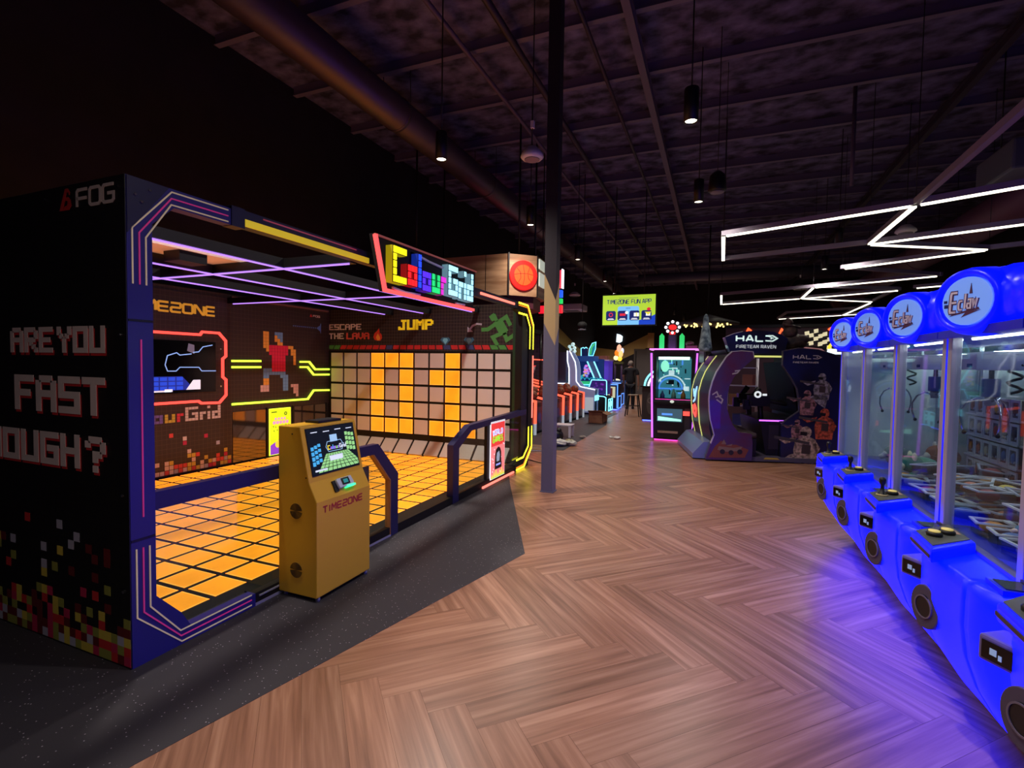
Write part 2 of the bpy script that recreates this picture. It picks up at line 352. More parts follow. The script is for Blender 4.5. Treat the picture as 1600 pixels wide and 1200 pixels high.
# pillar with a painted zigzag band
def pillar():
    t = thing('support_pillar', 'square grey steel pillar with a slanted beige band standing on the wood floor', 'pillar', (-1.935, 6.0, 0))
    x0, x1, y0, y1 = -2.01, -1.86, 5.93, 6.08
    M_col = mt('pillar_slate', (108, 108, 126), 0.55); M_top = mt('pillar_dark', (40, 33, 44), 0.6)
    def wrap(zl, zh, name, m, label=None):
        # zl, zh = heights at the corners (x0,y0) (x1,y0) (x1,y1) (x0,y1)
        c = ((x0, y0), (x1, y0), (x1, y1), (x0, y1)); b = MB()
        for i in range(4):
            j = (i + 1) % 4
            b.face([(*c[i], zl[i]), (*c[j], zl[j]), (*c[j], zh[j]), (*c[i], zh[i])])
        b.face([(*c[i], zl[i]) for i in (3, 2, 1, 0)]); b.face([(*c[i], zh[i]) for i in range(4)])
        o = b.build(name, m, t)
        if label: o['label'] = label
    z1 = (2.125, 1.846, 2.08, 2.36); z2 = (2.735, 2.40, 2.66, 2.99)
    wrap((0, 0, 0, 0), z1, 'shaft', M_col); wrap(z1, z2, 'painted_band', M_beige, 'beige slanted band'); wrap(z2, (6.2,) * 4, 'upper_shaft', M_top, 'dark painted upper length')
    b = MB(); b.box(x0 - .012, y0 - .012, 0, x1 + .012, y1 + .012, 0.012); b.build('base_plate', M_col, t)
pillar()

# ---------------------------------------------------------------- ceiling services
def duct(name, x, z, r, y0, y1, label, m, group=None):
    t = thing(name, label, 'duct', (x, y0, z))
    b = MB(); b.tube([(x, y, z) for y in (y0, y1)], r, 28); b.build('pipe', m, t)
    y = y0 + 1.2
    while y < y1:
        b = MB(); b.lathe([(r, -0.03), (r + 0.012, -0.03), (r + 0.012, 0.03), (r, 0.03)], (x, y, z), (0, 1, 0), 28); b.build('joint_band', m, t)
        b = MB(); b.cyl((x - r, y, z), (x - r, y, 6.2), 0.006, 6); b.cyl((x + r, y, z), (x + r, y, 6.2), 0.006, 6); b.build('hanger_rod', M_black, t); y += 3.2
    return t
duct('air_duct', -4.7, 5.45, 0.25, -1.0, 28.0, 'long round spiral air duct under the ceiling along the left wall', mt('duct_steel', (92, 80, 92), 0.42, 0.55))
duct('air_duct', 5.1, 4.75, 0.36, 3.0, 27.0, 'wide round air duct with reddish light in its colour above the white light bars on the right', mt('duct_red_light_tint', (120, 82, 104), 0.5, 0.2))  # reddish light on this duct is put into its base colour
t = thing('air_duct', 'dark round air duct crossing under the ceiling at the far end', 'duct', (-3.2, 22.0, 5.35))
b = MB(); b.tube([(-3.2, 22.0, 5.35), (4.2, 22.0, 5.35)], 0.2, 20); b.build('pipe', mt('duct_grey', (96, 94, 112), 0.5, 0.2), t)
for x in (-2.8, 0.5, 3.8):
    b = MB(); b.cyl((x, 22.0, 5.5), (x, 22.0, 6.2), 0.01, 6); b.build('hanger_rod', M_black, t)
def pipe(pts, r, label, m=M_steel):
    b = MB(); b.tube(pts, r, 8); tag(b.build('conduit_pipe', m), label, 'pipe')
pipe([(-3.35, 0, 5.95), (-3.35, 28, 5.95)], 0.035, 'thin dark conduit running along the ceiling right of the left duct', M_steel_l)
pipe([(-1.68, 0, 5.97), (-1.68, 28, 5.97)], 0.03, 'thin conduit along the ceiling just left of the long beam')
pipe([(-2.7, 0, 6.0), (-2.7, 28, 6.0)], 0.05, 'dark pipe along the ceiling above the grey pillar')
pipe([(1.95, 9.7, 6.2), (1.95, 9.7, 5.1), (1.95, 9.7, 4.6)], 0.03, 'vertical conduit dropping from the ceiling above the zigzag light bars', M_steel_l)

M_lamp = glow('lamp_disc', (255, 244, 214), 9.0)
def pendant(x, y, z=4.0, label='', power=1.0):
    t = thing('pendant_light', label, 'light', (x, y, z), 'black tube pendants')
    b = MB(); b.lathe([(0.001, 0.32), (0.066, 0.32), (0.07, 0.31), (0.07, 0.0), (0.058, 0.0), (0.056, 0.03), (0.001, 0.03)], (x, y, z), (0, 0, 1), 20); b.build('tube', M_black, t)
    b = MB(); b.lathe([(0.001, 0.012), (0.055, 0.012), (0.055, 0.022), (0.001, 0.022)], (x, y, z), (0, 0, 1), 20); b.build('lamp', M_lamp, t)
    b = MB(); b.cyl((x, y, z + 0.3), (x, y, 6.2), 0.008, 6); b.build('cable', M_black, t)
    ld = bpy.data.lights.new('pendant_spot', 'SPOT'); ld.energy = SPOT_POWER * power; ld.spot_size = math.radians(150); ld.spot_blend = 1.0; ld.color = (1.0, 0.88, 0.78); ld.shadow_soft_size = 0.06
    lo = bpy.data.objects.new('pendant_spot', ld); COL.objects.link(lo); lo.parent = t; lo.location = (0, 0, -0.01)
names = ['black tube pendant lamp above the front end of the glowing booth', 'black tube pendant lamp above the red basketball disc', 'black tube pendant lamp third along the left row', 'black tube pendant lamp fourth along the left row', 'black tube pendant lamp fifth along the left row near the hanging screen', 'black tube pendant lamp last along the left row']
for i, y in enumerate((5.2, 8.13, 11.11, 14.19, 16.63, 18.46)): pendant((-3.07, -3.03, -2.98, -3.0, -3.2, -3.4)[i], y, 4.0, names[i], (1.9, 1.5, 1, 1, 1, 1.4)[i])
names = ['black tube pendant lamp hanging over the aisle, largest of the middle row', 'smaller black tube pendant lamp beyond the largest one over the aisle', 'small far pendant lamp behind the hanging screen']
for i, y in enumerate((5.25, 7.81, 24.0)): pendant((-0.30, -0.31, -1.85)[i], y, 4.0, names[i])
pendant(-3.07, 2.25, 4.0, 'black tube pendant lamp above the left front corner of the glowing booth', 1.5)
pendant(-3.3, -0.7, 4.0, 'unseen black tube pendant lamp added to light the booth side lettering', 0.06)  # out of view, added to light the side panel letters
pendant(-4.1, 22.0, 4.0, 'tiny far pendant lamp over the purple cabinets', 2.2)
pendant(-4.3, 26.6, 4.0, 'tiny far pendant lamp before the sloping wall band', 2.2)
pendant(-1.6, 27.0, 4.0, 'tiny far pendant lamp by the back wall panel', 2.0)
pendant(-0.45, 2.4, 4.0, 'unseen black tube pendant lamp added to light the near floor in front of the booth')  # out of view above the frame, added to brighten the foreground floor
pendant(-0.3, 0.0, 4.0, 'unseen black tube pendant lamp added above the viewpoint for foreground light')  # unseen lamp overhead, added for light on the foreground
pendant(2.11, 11.36, 4.0, 'small pendant lamp between the two white zigzag light frames')
pendant(2.33, 14.0, 4.0, 'farther small pendant lamp below the duct on the right')

def dome(x, y, z, r, label):
    t = thing('ceiling_speaker', label, 'speaker', (x, y, z), 'white dome speakers')
    b = MB(); b.lathe([(0.001, -0.02), (r * .8, -0.015), (r, 0.01), (r * .9, 0.05), (r * .45, 0.12), (0.001, 0.14)], (x, y, z), (0, 0, 1), 26); b.build('dome', M_white, t)
    b = MB(); b.lathe([(r * .62, -0.024), (r * .66, -0.024), (r * .66, -0.012), (r * .62, -0.012)], (x, y, z), (0, 0, 1), 26); b.build('rim', M_grey, t)
    b = MB(); b.cyl((x, y, z + .12), (x, y, 6.2), 0.006, 6); b.build('cable', M_black, t)
    b = MB(); b.box(x - .02, y - .02, z + .34, x + .02, y + .02, z + .42); b.build('cable_clamp', M_white, t)
dome(-2.05, 5.52, 4.0, 0.135, 'white dome speaker hanging left of the pillar top')
dome(2.97, 10.67, 4.0, 0.16, 'white dome speaker hanging among the zigzag light bars')
dome(-4.57, 16.73, 4.0, 0.2, 'white dome speaker far back right of the pillar')
dome(2.25, 17.2, 4.0, 0.2, 'white dome speaker hanging above the farthest light frame')
t = thing('pendant_speaker', 'wide black pendant speaker with grey grille behind the aisle pendants', 'speaker', (-0.06, 7.44, 4.0))
b = MB(); b.lathe([(0.001, 0.0), (0.10, 0.0), (0.12, 0.02), (0.10, 0.22), (0.05, 0.27), (0.001, 0.27)], (-.06, 7.44, 4.0), (0, 0, 1), 24); b.build('housing', M_black, t)
b = MB(); b.lathe([(0.001, -0.012), (0.085, -0.012), (0.09, 0.0), (0.001, 0.0)], (-.06, 7.44, 4.0), (0, 0, 1), 24); b.build('grille', M_grey, t)
b = MB(); b.cyl((-.06, 7.44, 4.25), (-.06, 7.44, 6.2), 0.006, 6); b.build('cable', M_black, t)

t = thing('air_conditioner', 'white cassette air conditioner hung from the ceiling at the far left', 'air conditioner', (-4.95, 17.8, 3.6))
b = MB(); b.prism([(-5.4, 17.4), (-4.5, 17.4), (-4.5, 18.3), (-5.4, 18.3)], FZ(3.6), 0, 0.22); b.build('housing', M_white, t, 0.03)
b = MB(); b.prism([(-5.2, 17.6), (-4.7, 17.6), (-4.7, 18.1), (-5.2, 18.1)], FZ(3.6), -0.02, 0.0); b.build('grille', M_grey, t)
for x in (-5.35, -5.05):
    b = MB(); b.cyl((x, 17.85, 3.8), (x, 17.85, 6.2), 0.008, 6); b.build('hanger_rod', M_black, t)
t = thing('air_conditioner', 'grey boxy air handler under the ceiling at the upper right edge', 'air conditioner', (3.8, 8.9, 4.2))
b = MB(); b.box(3.42, 8.4, 4.2, 4.5, 9.4, 4.6); b.build('housing', mt('handler_grey', (90, 92, 104), 0.5), t, 0.03)
for x in (3.5, 4.4):
    b = MB(); b.cyl((x, 8.9, 4.6), (x, 8.9, 6.2), 0.008, 6); b.build('hanger_rod', M_black, t)

# white LED bar frames
M_led = glow('led_white', (255, 250, 222), LED_POWER)
M_rail = mt('led_rail', (165, 158, 176), 0.4, 0.3)
def led_frame(name, label, segs, z=3.6, hang=()):
    p0 = segs[0][0]; t = thing(name, label, 'light', (p0[0], p0[1], z), 'zigzag light bar frames')
    for a, c, lit in segs:
        A = Vector((a[0], a[1], 0)); C = Vector((c[0], c[1], 0)); d = (C - A).normalized(); n = Vector((-d.y, d.x, 0))
        fr = Fr((A.x, A.y, z), d, n); L = (C - A).length
        b = MB(); b.rect(fr, -0.02, -0.03, L + 0.02, 0.03, 0.012, 0.085); b.build('rail', M_rail, t)
        if lit:
            b = MB(); b.rect(fr, 0.05, -0.026, L - 0.05, 0.026, -0.008, 0.012); b.build('light_bar', M_led, t)
    for x, y in hang:
        b = MB(); b.cyl((x, y, z + .08), (x, y, 6.2), 0.005, 6); b.build('suspension_wire', M_black, t)
P1, P2, P3, P4 = (0.04, 8.33), (0.06, 10.21), (2.2, 9.61), (2.18, 7.52)
Q = (4.09, 10.62); R_ = (2.27, 11.77)
led_frame('led_light_frame', 'nearest zigzag frame of white LED bars above the claw machines', [(P1, P4, 1), (P1, P2, 1), (P2, P3, 0), (P3, P4, 1), (P4, (2.10, 3.0), 0), (P4, (4.6, 6.4), 1), (P3, (5.2, 8.35), 1), (P3, Q, 1), (Q, R_, 1), (Q, (6.2, 9.8), 0), (R_, (4.33, 13.24), 0)], hang=(P1, P2, P3, P4, Q, R_, (2.12, 4.0), (4.4, 6.5)))
S1, S2, S3, S4 = (0.067, 15.05), (0.084, 17.18), (2.18, 16.34), (2.15, 14.24)
led_frame('led_light_frame', 'second zigzag frame of white LED bars farther back above the shooting cabinet', [(S1, S4, 0), (S1, S2, 1), (S2, S3, 1), (S3, S4, 1), (S4, (4.3, 13.2), 1), (S3, (4.2, 15.3), 1), (S3, (4.2, 17.64), 1), (S4, (4.13, 15.2), 0), ((4.2, 17.64), (4.13, 15.3), 0), ((4.4, 15.0), (5.8, 14.2), 1)], hang=(S1, S2, S3, S4, (4.2, 17.6)))
led_frame('led_light_frame', 'farthest low looking frame of white LED bars near the back', [((2.24, 22.84), (4.25, 21.7), 1), ((2.24, 22.84), (2.3, 20.6), 0), ((2.3, 20.6), (4.6, 19.4), 0), ((4.25, 21.7), (4.2, 17.9), 1), ((4.25, 21.7), (6.0, 20.6), 1)], hang=((2.24, 22.8), (4.25, 21.7), (2.3, 20.6)))

# hanging menu screen
def hanging_screen():
    t = thing('hanging_screen', 'bright green and blue advertising screen hung from the ceiling over the aisle', 'screen', (-2.1, 13.0, 2.65))
    fr = FY(13.0); b = MB(); b.rect(fr, -2.82, 2.64, -1.43, 3.46, -0.06, -0.005); b.build('casing', M_black, t, 0.008)
    g = MB(); mats = [glow('screen_green', (176, 214, 60), 1.0), glow('screen_sky', (120, 190, 245), 1.0), glow('screen_blue', (28, 66, 190), 1.0), glow('screen_navy', (22, 34, 100), 1.0), glow('screen_red', (220, 40, 60), 1.0), glow('screen_white', (240, 245, 250), 1.0), glow('screen_yellow', (235, 220, 70), 1.0)]
    g.m = 0; g.rect(fr, -2.79, 2.67, -1.46, 3.43, -0.005, 0.0)
    g.m = 1; g.prism([(-2.40, 2.67), (-1.86, 2.67), (-1.86, 3.10), (-1.89, 3.14), (-2.37, 3.14), (-2.40, 3.10)], fr, 0, 0.002)
    g.m = 2; g.prism([(-1.86, 2.67), (-1.46, 2.67), (-1.46, 2.92), (-1.55, 2.88), (-1.86, 2.78)], fr, 0, 0.0025)
    for i in range(4):
        u = -2.70 + i * 0.30
        g.m = 3; g.prism([(u + .03, 2.78), (u + .22, 2.78), (u + .25, 2.81), (u + .25, 3.0), (u + .22, 3.03), (u + .03, 3.03), (u, 3.0), (u, 2.81)], fr, 0, 0.004)
        g.m = 5; g.rect(fr, u + .04, 2.80, u + .21, 2.815, 0.004, 0.005); g.rect(fr, u + .06, 2.825, u + .19, 2.838, 0.004, 0.005)
    g.m = 4; g.ring(fr, -2.575, 2.93, 0.055, 0.035, 0.004, 0.006, 18); g.rect(fr, -2.345, 2.90, -2.20, 2.96, 0.004, 0.006); g.disc(fr, -1.62, 3.06, 0.05, 0.04, 0.006, 0.008, 14)
    g.m = 5; g.disc(fr, -2.17, 2.98, 0.04, 0.04, 0.006, 0.008, 14); g.rect(fr, -1.99, 2.88, -1.86, 2.97, 0.004, 0.006); g.rect(fr, -1.69, 2.89, -1.58, 2.96, 0.004, 0.006)
    g.m = 6; g.rect(fr, -1.935, 2.88, -1.915, 2.98, 0.006, 0.008); g.prism([(-1.72, 2.99), (-1.55, 2.99), (-1.635, 2.91)], fr, 0.006, 0.008)
    g.build('picture', mats, t)
    b = MB(); text(b, 'TIMEZONE FUN APP', fr, -2.68, 3.21, 0.1, 0.060, 0.018, 0.017, 0.0, 0.004); b.m = 0
    for k in range(14): b.rect(fr, -2.36 + k * .034, 3.345, -2.34 + k * .034, 3.36, 0, 0.003)
    for k in range(4): b.rect(fr, -2.19 + k * .03, 3.085, -2.17 + k * .03, 3.1, 0.003, 0.005)
    b.build('lettering', mats[3], t)
    for x in (-2.5, -1.75):
        b = MB(); b.cyl((x, 13.05, 3.44), (x, 13.05, 6.2), 0.012, 8); b.build('hanger_rod', M_black, t)
hanging_screen()
# ================================================================ the glowing floor game booth
def booth():
    t = thing('game_booth', 'large black walk-in game booth with glowing orange floor tiles and pixel lettering', 'game booth', (-4.65, 4.5, 0))
    XF, XB, Y0, YE = -2.736, -6.57, 1.585, 7.2
    fF, fB, fS, fE = FX(XF), FX(XB), FY(Y0), FY(YE)
    M_side = gridmat('booth_side_print', (17, 14, 17), (30, 26, 28), 0.062, 0.06, (0, 2), 0.5)
    M_backp = gridmat('booth_back_print', (48, 34, 34), (74, 56, 52), 0.062, 0.07, (1, 2), 0.5)
    M_endp = gridmat('booth_end_print', (38, 30, 30), (92, 80, 74), 0.055, 0.09, (0, 2), 0.5)
    M_navy = mt('booth_navy', (42, 38, 118), 0.42); M_dnavy = mt('booth_dark_navy', (26, 24, 62), 0.45)
    M_cream = mt('stripe_cream', (236, 214, 168), 0.5, emit=(236, 214, 168), es=0.12); M_pink = mt('stripe_pink', (226, 60, 140), 0.5, emit=(226, 60, 140), es=0.15)
    M_redpix = mt('print_red', (206, 44, 48), 0.6); M_whitepix = mt('print_white', (222, 206, 204), 0.6)
    M_yel = mt('print_yellow', (214, 190, 74), 0.6); M_olive = mt('print_olive', (150, 150, 66), 0.6); M_mag = mt('print_magenta', (196, 36, 84), 0.6); M_dred = mt('print_dark_red', (104, 22, 26), 0.6); M_lav = mt('print_lavender', (180, 176, 196), 0.6)
    M_orange = glow('tile_orange', (255, 150, 26), 1.0); M_orange_rim = glow('tile_orange_rim', (255, 176, 70), 1.1)
    M_unlit = mt('tile_unlit', (222, 212, 204), 0.45); M_seam = mt('tile_seam', (30, 26, 20), 0.6, spec=0.2)
    M_red_n = glow('neon_red', (255, 76, 66), 1.6); M_lime_n = glow('neon_lime', (205, 255, 66), 1.7); M_yel_n = glow('neon_yellow', (255, 238, 40), 4.5); M_pur_n = glow('neon_purple', (176, 128, 255), 1.5); M_pink_n = glow('neon_salmon', (255, 130, 110), 1.5)
    # --- side panel facing the viewer's left
    b = MB(); b.box(-6.62, Y0, 0.0, XF - 0.002, Y0 + 0.004, 2.516); b.box(-6.62, Y0 + 0.003, 0.0, XF - 0.075, Y0 + 0.05, 2.516); side = b.build('side_panel', M_side, t)
    b = MB(); b.m = 1
    L = ((-3.79, 1.63, 'ARE YOU', 0.0205), (-3.76, 1.298, 'FAST', 0.0345), (-4.50, 1.0, 'ENOUGH', 0.0318))
    def words(n0, n1, dx, dz):
        # pixel sizes read off the panel
        pixtext(b, 'ARE', fS, -3.79 + dx, 1.632 + dz, 0.0243, 0.019, n0, n1, 0.22); pixtext(b, 'YOU', fS, -3.325 + dx, 1.632 + dz, 0.0243, 0.019, n0, n1, 0.22)
        pixtext(b, 'FAST', fS, -3.755 + dx, 1.305 + dz, 0.0363, 0.0272, n0, n1, 0.2)
        pixtext(b, 'ENOUGH', fS, -4.285 + dx, 1.012 + dz, 0.0325, 0.0245, n0, n1, 0.2); pixtext(b, '?', fS, -3.085 + dx, 1.005 + dz, 0.0325, 0.0255, n0, n1, 0.2)
    b.m = 0; words(0.001, 0.003, 0.006, -0.014); b.m = 1; words(0.003, 0.006, 0, 0); b.build('lettering', [M_redpix, M_whitepix], side)
    b = MB(); text(b, 'FOG', fS, -3.128, 2.392, 0.085, 0.088, 0.022, 0.016, 0.001, 0.005); b.build('maker_logo', M_whitepix, side)
    b = MB(); b.prism([(-3.285, 2.385), (-3.255, 2.385), (-3.222, 2.478), (-3.205, 2.478), (-3.196, 2.462), (-3.19, 2.475), (-3.208, 2.497), (-3.232, 2.497)], fS, 0.001, 0.004)
    b.prism([(-3.25, 2.385), (-3.2, 2.385), (-3.178, 2.405), (-3.186, 2.435), (-3.205, 2.452), (-3.228, 2.452), (-3.234, 2.436), (-3.21, 2.432), (-3.212, 2.41), (-3.243, 2.403)], fS, 0.001, 0.004); b.build('logo_mark', M_redpix, side)
    r2 = random.Random(3); b = MB(); p = 0.053
    for i in range(72):
        for j in range(16):
            x = XF - 0.004 - (i + 1) * p; z = 0.012 + j * p * 0.93
            if r2.random() < (1.02 - j / 6.2 if j < 5 else 0.20 - 0.015 * (j - 5)):
                b.m = r2.choices(range(6), (3, 3, 2.2, 1.2, 3.2, 2))[0] if j < 6 else r2.choices(range(6), (1, 1.5, .6, 1, 2, 2))[0]
                b.rect(fS, x, z, x + p, z + p * 0.93, 0.0006, 0.002)
    b.build('pixel_print', [M_yel, M_olive, M_mag, M_redpix, M_dred, M_lav], side)
    for (x, z) in ((-2.79, 2.46), (-3.42, 2.46), (-2.79, 1.72), (-2.79, 0.9), (-2.79, 0.4)):
        b = MB(); b.disc(fS, x, z, 0.008, 0.008, 0, 0.006, 10); b.build('screw', M_chrome, side)
    # --- left front frame
    b = MB()
    b.prism([(1.59, 0.0), (2.33, 0.0), (2.33, 0.085), (1.90, 0.085), (1.845, 0.184), (1.712, 0.335), (1.712, 2.30), (1.828, 2.418), (2.17, 2.418), (2.17, 2.516), (1.59, 2.516)], fF, -0.07, 0.0)
    fl = b.build('front_frame', M_navy, t); 
    b = MB(); b.prism([(1.592, 2.23), (1.592, 2.514), (1.80, 2.514)], fF, 0, 0.004); b.build('corner_plate', M_dnavy, fl)
    for (u, v) in ((1.63, 2.43), (1.70, 2.47), (1.66, 2.40)):
        b = MB(); b.disc(fF, u, v, 0.007, 0.007, 0.004, 0.01, 10); b.build('screw', M_chrome, fl)
    for u0, off, m in ((1.615, 0.022, 0), (1.648, 0.048, 1), (1.68, 0.074, 0)):
        b = MB(); d = u0 - 1.615
        b.stroke([(u0, 1.98), (u0, 2.26 - d * .55), (1.815 - d * .05 + .0, 2.498 - d * 1.05), (2.15, 2.5 - d * 1.05)], 0.007, fF, 0.0, 0.004); b.build('light_strip', (M_cream, M_pink)[m], fl)
        b = MB(); b.stroke([(u0, 0.62), (u0, 0.26 + d * .5), (1.845 - d * .1, 0.02 + d * 1.0), (2.30, 0.022 + d * 1.0)], 0.007, fF, 0.0, 0.004); b.build('light_strip', (M_cream, M_pink)[m], fl)
    b = MB(); b.rect(fF, 1.647, 0.78, 1.654, 1.70, 0, 0.004); b.build('light_strip', M_pink, fl)
    for v in (0.66, 1.79): b = MB(); b.rect(fF, 1.592, v, 1.71, v + 0.012, 0, 0.003); b.build('seam', M_black, fl)
    b = MB(); b.rect(fF, 1.73, 1.99 - 1.8 + .0, 1.74, 0.30, -0.06, -0.055); 
    # --- top rail with the dull yellow diffuser, and its end joints
    b = MB(); b.box(XF - 0.07, 2.17, 2.43, XF, 6.85, 2.53); b.box(XF - 0.075, 2.17, 2.415, XF + 0.008, 2.26, 2.535); tr = b.build('top_rail', M_dnavy, t)
    b = MB(); b.prism([(2.26, 2.432), (3.45, 2.432), (3.45, 2.475), (2.26, 2.475)], fF, 0.0, 0.012); b.build('light_strip', mt('diffuser_yellow', (226, 200, 50), 0.5, emit=(226, 196, 40), es=0.45), tr)
    b = MB(); b.rect(fF, 2.40, 2.508, 3.30, 2.516, 0.0, 0.004); b.build('light_strip', mt('strip_dull_pink', (180, 80, 100), 0.5, emit=(200, 80, 100), es=0.2), tr)
    b = MB(); b.rect(fF, 5.6, 2.465, 6.72, 2.495, 0.0, 0.014); b.build('light_strip', M_pink_n, tr)
    # --- right front frame with lit yellow double lines
    b = MB(); b.prism([(6.85, 0.0), (7.22, 0.0), (7.56, 0.26), (7.56, 2.25), (7.30, 2.53), (6.85, 2.53), (6.85, 2.42), (7.22, 2.36), (7.37, 2.16), (7.37, 0.36), (7.12, 0.17), (6.85, 0.10)], fF, -0.10, 0.0); fr_ = b.build('front_frame', M_blackm, t)
    for d in (0.0, 0.15):
        b = MB(); b.stroke([(6.9, 2.52 - d), (7.29 - d * .3, 2.52 - d), (7.55 - d, 2.24 - d * .3), (7.55 - d, 1.85)], 0.024, fF, 0.0, 0.006); b.build('light_strip', M_yel_n, fr_)
        b = MB(); b.stroke([(6.9, 0.02 + d), (7.23 - d * .3, 0.02 + d), (7.55 - d, 0.27 + d * .3), (7.55 - d, 0.62)], 0.024, fF, 0.0, 0.006); b.build('light_strip', M_yel_n, fr_)
    b = MB(); b.stroke([(6.9, 2.485), (7.28, 2.485), (7.51, 2.22)], 0.012, fF, 0.0, 0.012); b.build('light_strip', glow('neon_amber', (255, 150, 40), 1.0), fr_)
    b = MB(); b.stroke([(6.9, 0.055), (7.2, 0.055), (7.51, 0.29)], 0.012, fF, 0.0, 0.012); b.build('light_strip', MATS['neon_amber'], fr_)
    b = MB(); b.rect(fF, 7.53, 0.75, 7.55, 1.75, 0.0, 0.014); b.build('light_strip', M_pink_n, fr_)
    b = MB(); b.rect(fF, 5.72, 0.006, 6.78, 0.03, 0.0, 0.02); b.build('light_strip', M_pink_n, fr_)
    # --- base and glowing floor
    b = MB(); b.box(XB, Y0 + .05, 0.0, XF - 0.02, YE, 0.075); b.box(XF - 0.10, 2.33, 0.0, XF - 0.004, 6.9, 0.085); b.build('floor_base', M_seam, t)
    b = MB(); b.box(XF - 0.004, 2.33, 0.0, XF + 0.0, 3.79, 0.02); b.box(XF - 0.012, 2.36, 0.055, XF + 0.003, 3.0, 0.065); b.build('sill_trim', M_alu, t)
    b = MB(); px_, py_ = 0.2975, 0.27; xr = -2.93; g = 0.040
    for i in range(12):
        for j in range(20):
            x1 = xr - i * px_ - g / 2; x0 = x1 - px_ + g; y0 = 1.65 + j * py_ + g / 2; y1 = y0 + py_ - g
            b.m = 0; b.rect(FZ(0), x0, y0, x1, y1, 0.07, 0.0775); b.m = 1; b.m = 0
            b.m = 1
            for q in ((x0, y0, x1, y0 + .008), (x0, y1 - .008, x1, y1), (x0, y0, x0 + .008, y1), (x1 - .008, y0, x1, y1)): b.rect(FZ(0), q[0], q[1], q[2], q[3], 0.0775, 0.078)
    n, l, bs = nodes(M_orange); tc = n.new('ShaderNodeTexCoord'); nz = n.new('ShaderNodeTexNoise'); nz.inputs['Scale'].default_value = 6; mr = n.new('ShaderNodeMapRange'); mr.inputs['From Min'].default_value = .3; mr.inputs['From Max'].default_value = .7; mr.inputs['To Min'].default_value = 0.86; mr.inputs['To Max'].default_value = 1.08
    l.new(tc.outputs['Object'], nz.inputs[0]); l.new(nz.outputs['Fac'], mr.inputs[0]); l.new(mr.outputs[0], bs.inputs['Emission Strength'])
    b.build('glowing_floor_tiles', [M_orange, M_orange_rim], t)
    # --- end wall of square tiles
    b = MB(); b.box(XB - 0.05, YE, 0.0, XF - 0.03, YE + 0.1, 2.55); ew = b.build('end_wall', M_endp, t)
    b = MB(); b.box(XB, YE - 0.02, 0.28, -2.9, YE, 1.80); b.prism([(YE - 0.21, 0.075), (YE, 0.075), (YE, 0.29)], FX(XB), 0.0, 3.62); b.build('tile_backing', M_seam, ew)
    LIT = ('000111001000', '000101011000', '000101001000', '000101001000', '000111011100'); b = MB(); xl = -6.515; pz = 0.281
    for r in range(5):
        for c in range(12):
            b.m = 0 if LIT[r][c] == '1' else 1; x = xl + c * px_; z = 1.768 - r * pz
            b.rect(fE, x + g / 2, z - pz + g, x + px_ - g / 2, z, 0.02, 0.035)
            if b.m == 0:
                b.m = 2
                for q in ((x + g / 2, z - pz + g, x + px_ - g / 2, z - pz + g + .008), (x + g / 2, z - .008, x + px_ - g / 2, z), (x + g / 2, z - pz + g, x + g / 2 + .008, z), (x + px_ - g / 2 - .008, z - pz + g, x + px_ - g / 2, z)): b.rect(fE, q[0], q[1], q[2], q[3], 0.035, 0.0355)
    b.m = 1; fs_ = Fr((0, YE - 0.215, 0.08), (1, 0, 0), (0, 0.70, 0.714))
    for c in range(12): b.rect(fs_, xl + c * px_ + g / 2, 0.01, xl + (c + 1) * px_ - g / 2, 0.29, 0.0, 0.012)
    b.build('wall_tiles', [M_orange, M_unlit, M_orange_rim], ew)
    b = MB(); b.rect(fE, -2.93, 0.08, -2.775, 2.5, 0.0, 0.03); b.build('corner_panel', mt('dark_green', (30, 64, 40), 0.5), ew)
    b = MB(); b.disc(fE, -2.86, 1.5, 0.018, 0.018, 0.03, 0.034, 14); b.build('hole_cap', M_black, ew)
    # picture strip over the tiles
    b = MB(); M_g, M_r, M_b = mt('print_green', (76, 150, 72), 0.6), mt('print_strip_red', (200, 44, 48), 0.6), mt('print_strip_blue', (62, 72, 128), 0.6)
    seq = 'GGRRRRRRRBRRRRRRRBRRBRRGGRR'; n = len(seq); u = -6.60; wd = 3.84 / n
    for i, ch in enumerate(seq):
        b.m = 'GRB'.index(ch); sk = 0.045 * (1 - 2.0 * i / (n - 1)); u0 = u + i * wd
        b.prism([(u0 + .012 - sk / 2, 1.835), (u0 + wd - .012 - sk / 2, 1.835), (u0 + wd - .012 + sk / 2, 1.905), (u0 + .012 + sk / 2, 1.905)], fE, 0.0, 0.006)
    b.build('strip_print', [M_g, M_r, M_b], ew)
    b = MB(); pixtext(b, 'ESCAPE', fE, -6.575, 2.182, 0.0205, 0.0145, 0, 0.005, 0.15); pixtext(b, 'THE', fE, -6.575, 2.02, 0.0195, 0.0145, 0, 0.005, 0.15); b.build('lettering', M_whitepix, ew)
    b = MB(); pixtext(b, 'LAVA', fE, -6.175, 2.015, 0.0215, 0.0155, 0, 0.005, 0.3); b.build('lettering', mt('print_salmon', (224, 92, 82), 0.6), ew)
    b = MB(); b.prism([(-5.50, 1.985), (-5.44, 1.985), (-5.405, 2.03), (-5.41, 2.08), (-5.44, 2.12), (-5.45, 2.09), (-5.468, 2.20), (-5.52, 2.14), (-5.56, 2.12), (-5.585, 2.05), (-5.56, 2.0)], fE, 0, 0.005); b.m = 1
    b.prism([(-5.50, 1.99), (-5.46, 1.99), (-5.44, 2.02), (-5.455, 2.06), (-5.49, 2.11), (-5.53, 2.04)], fE, 0.005, 0.008); b.build('flame_print', [mt('print_flame', (214, 62, 40), 0.6), mt('print_flame_core', (246, 160, 60), 0.6)], ew)
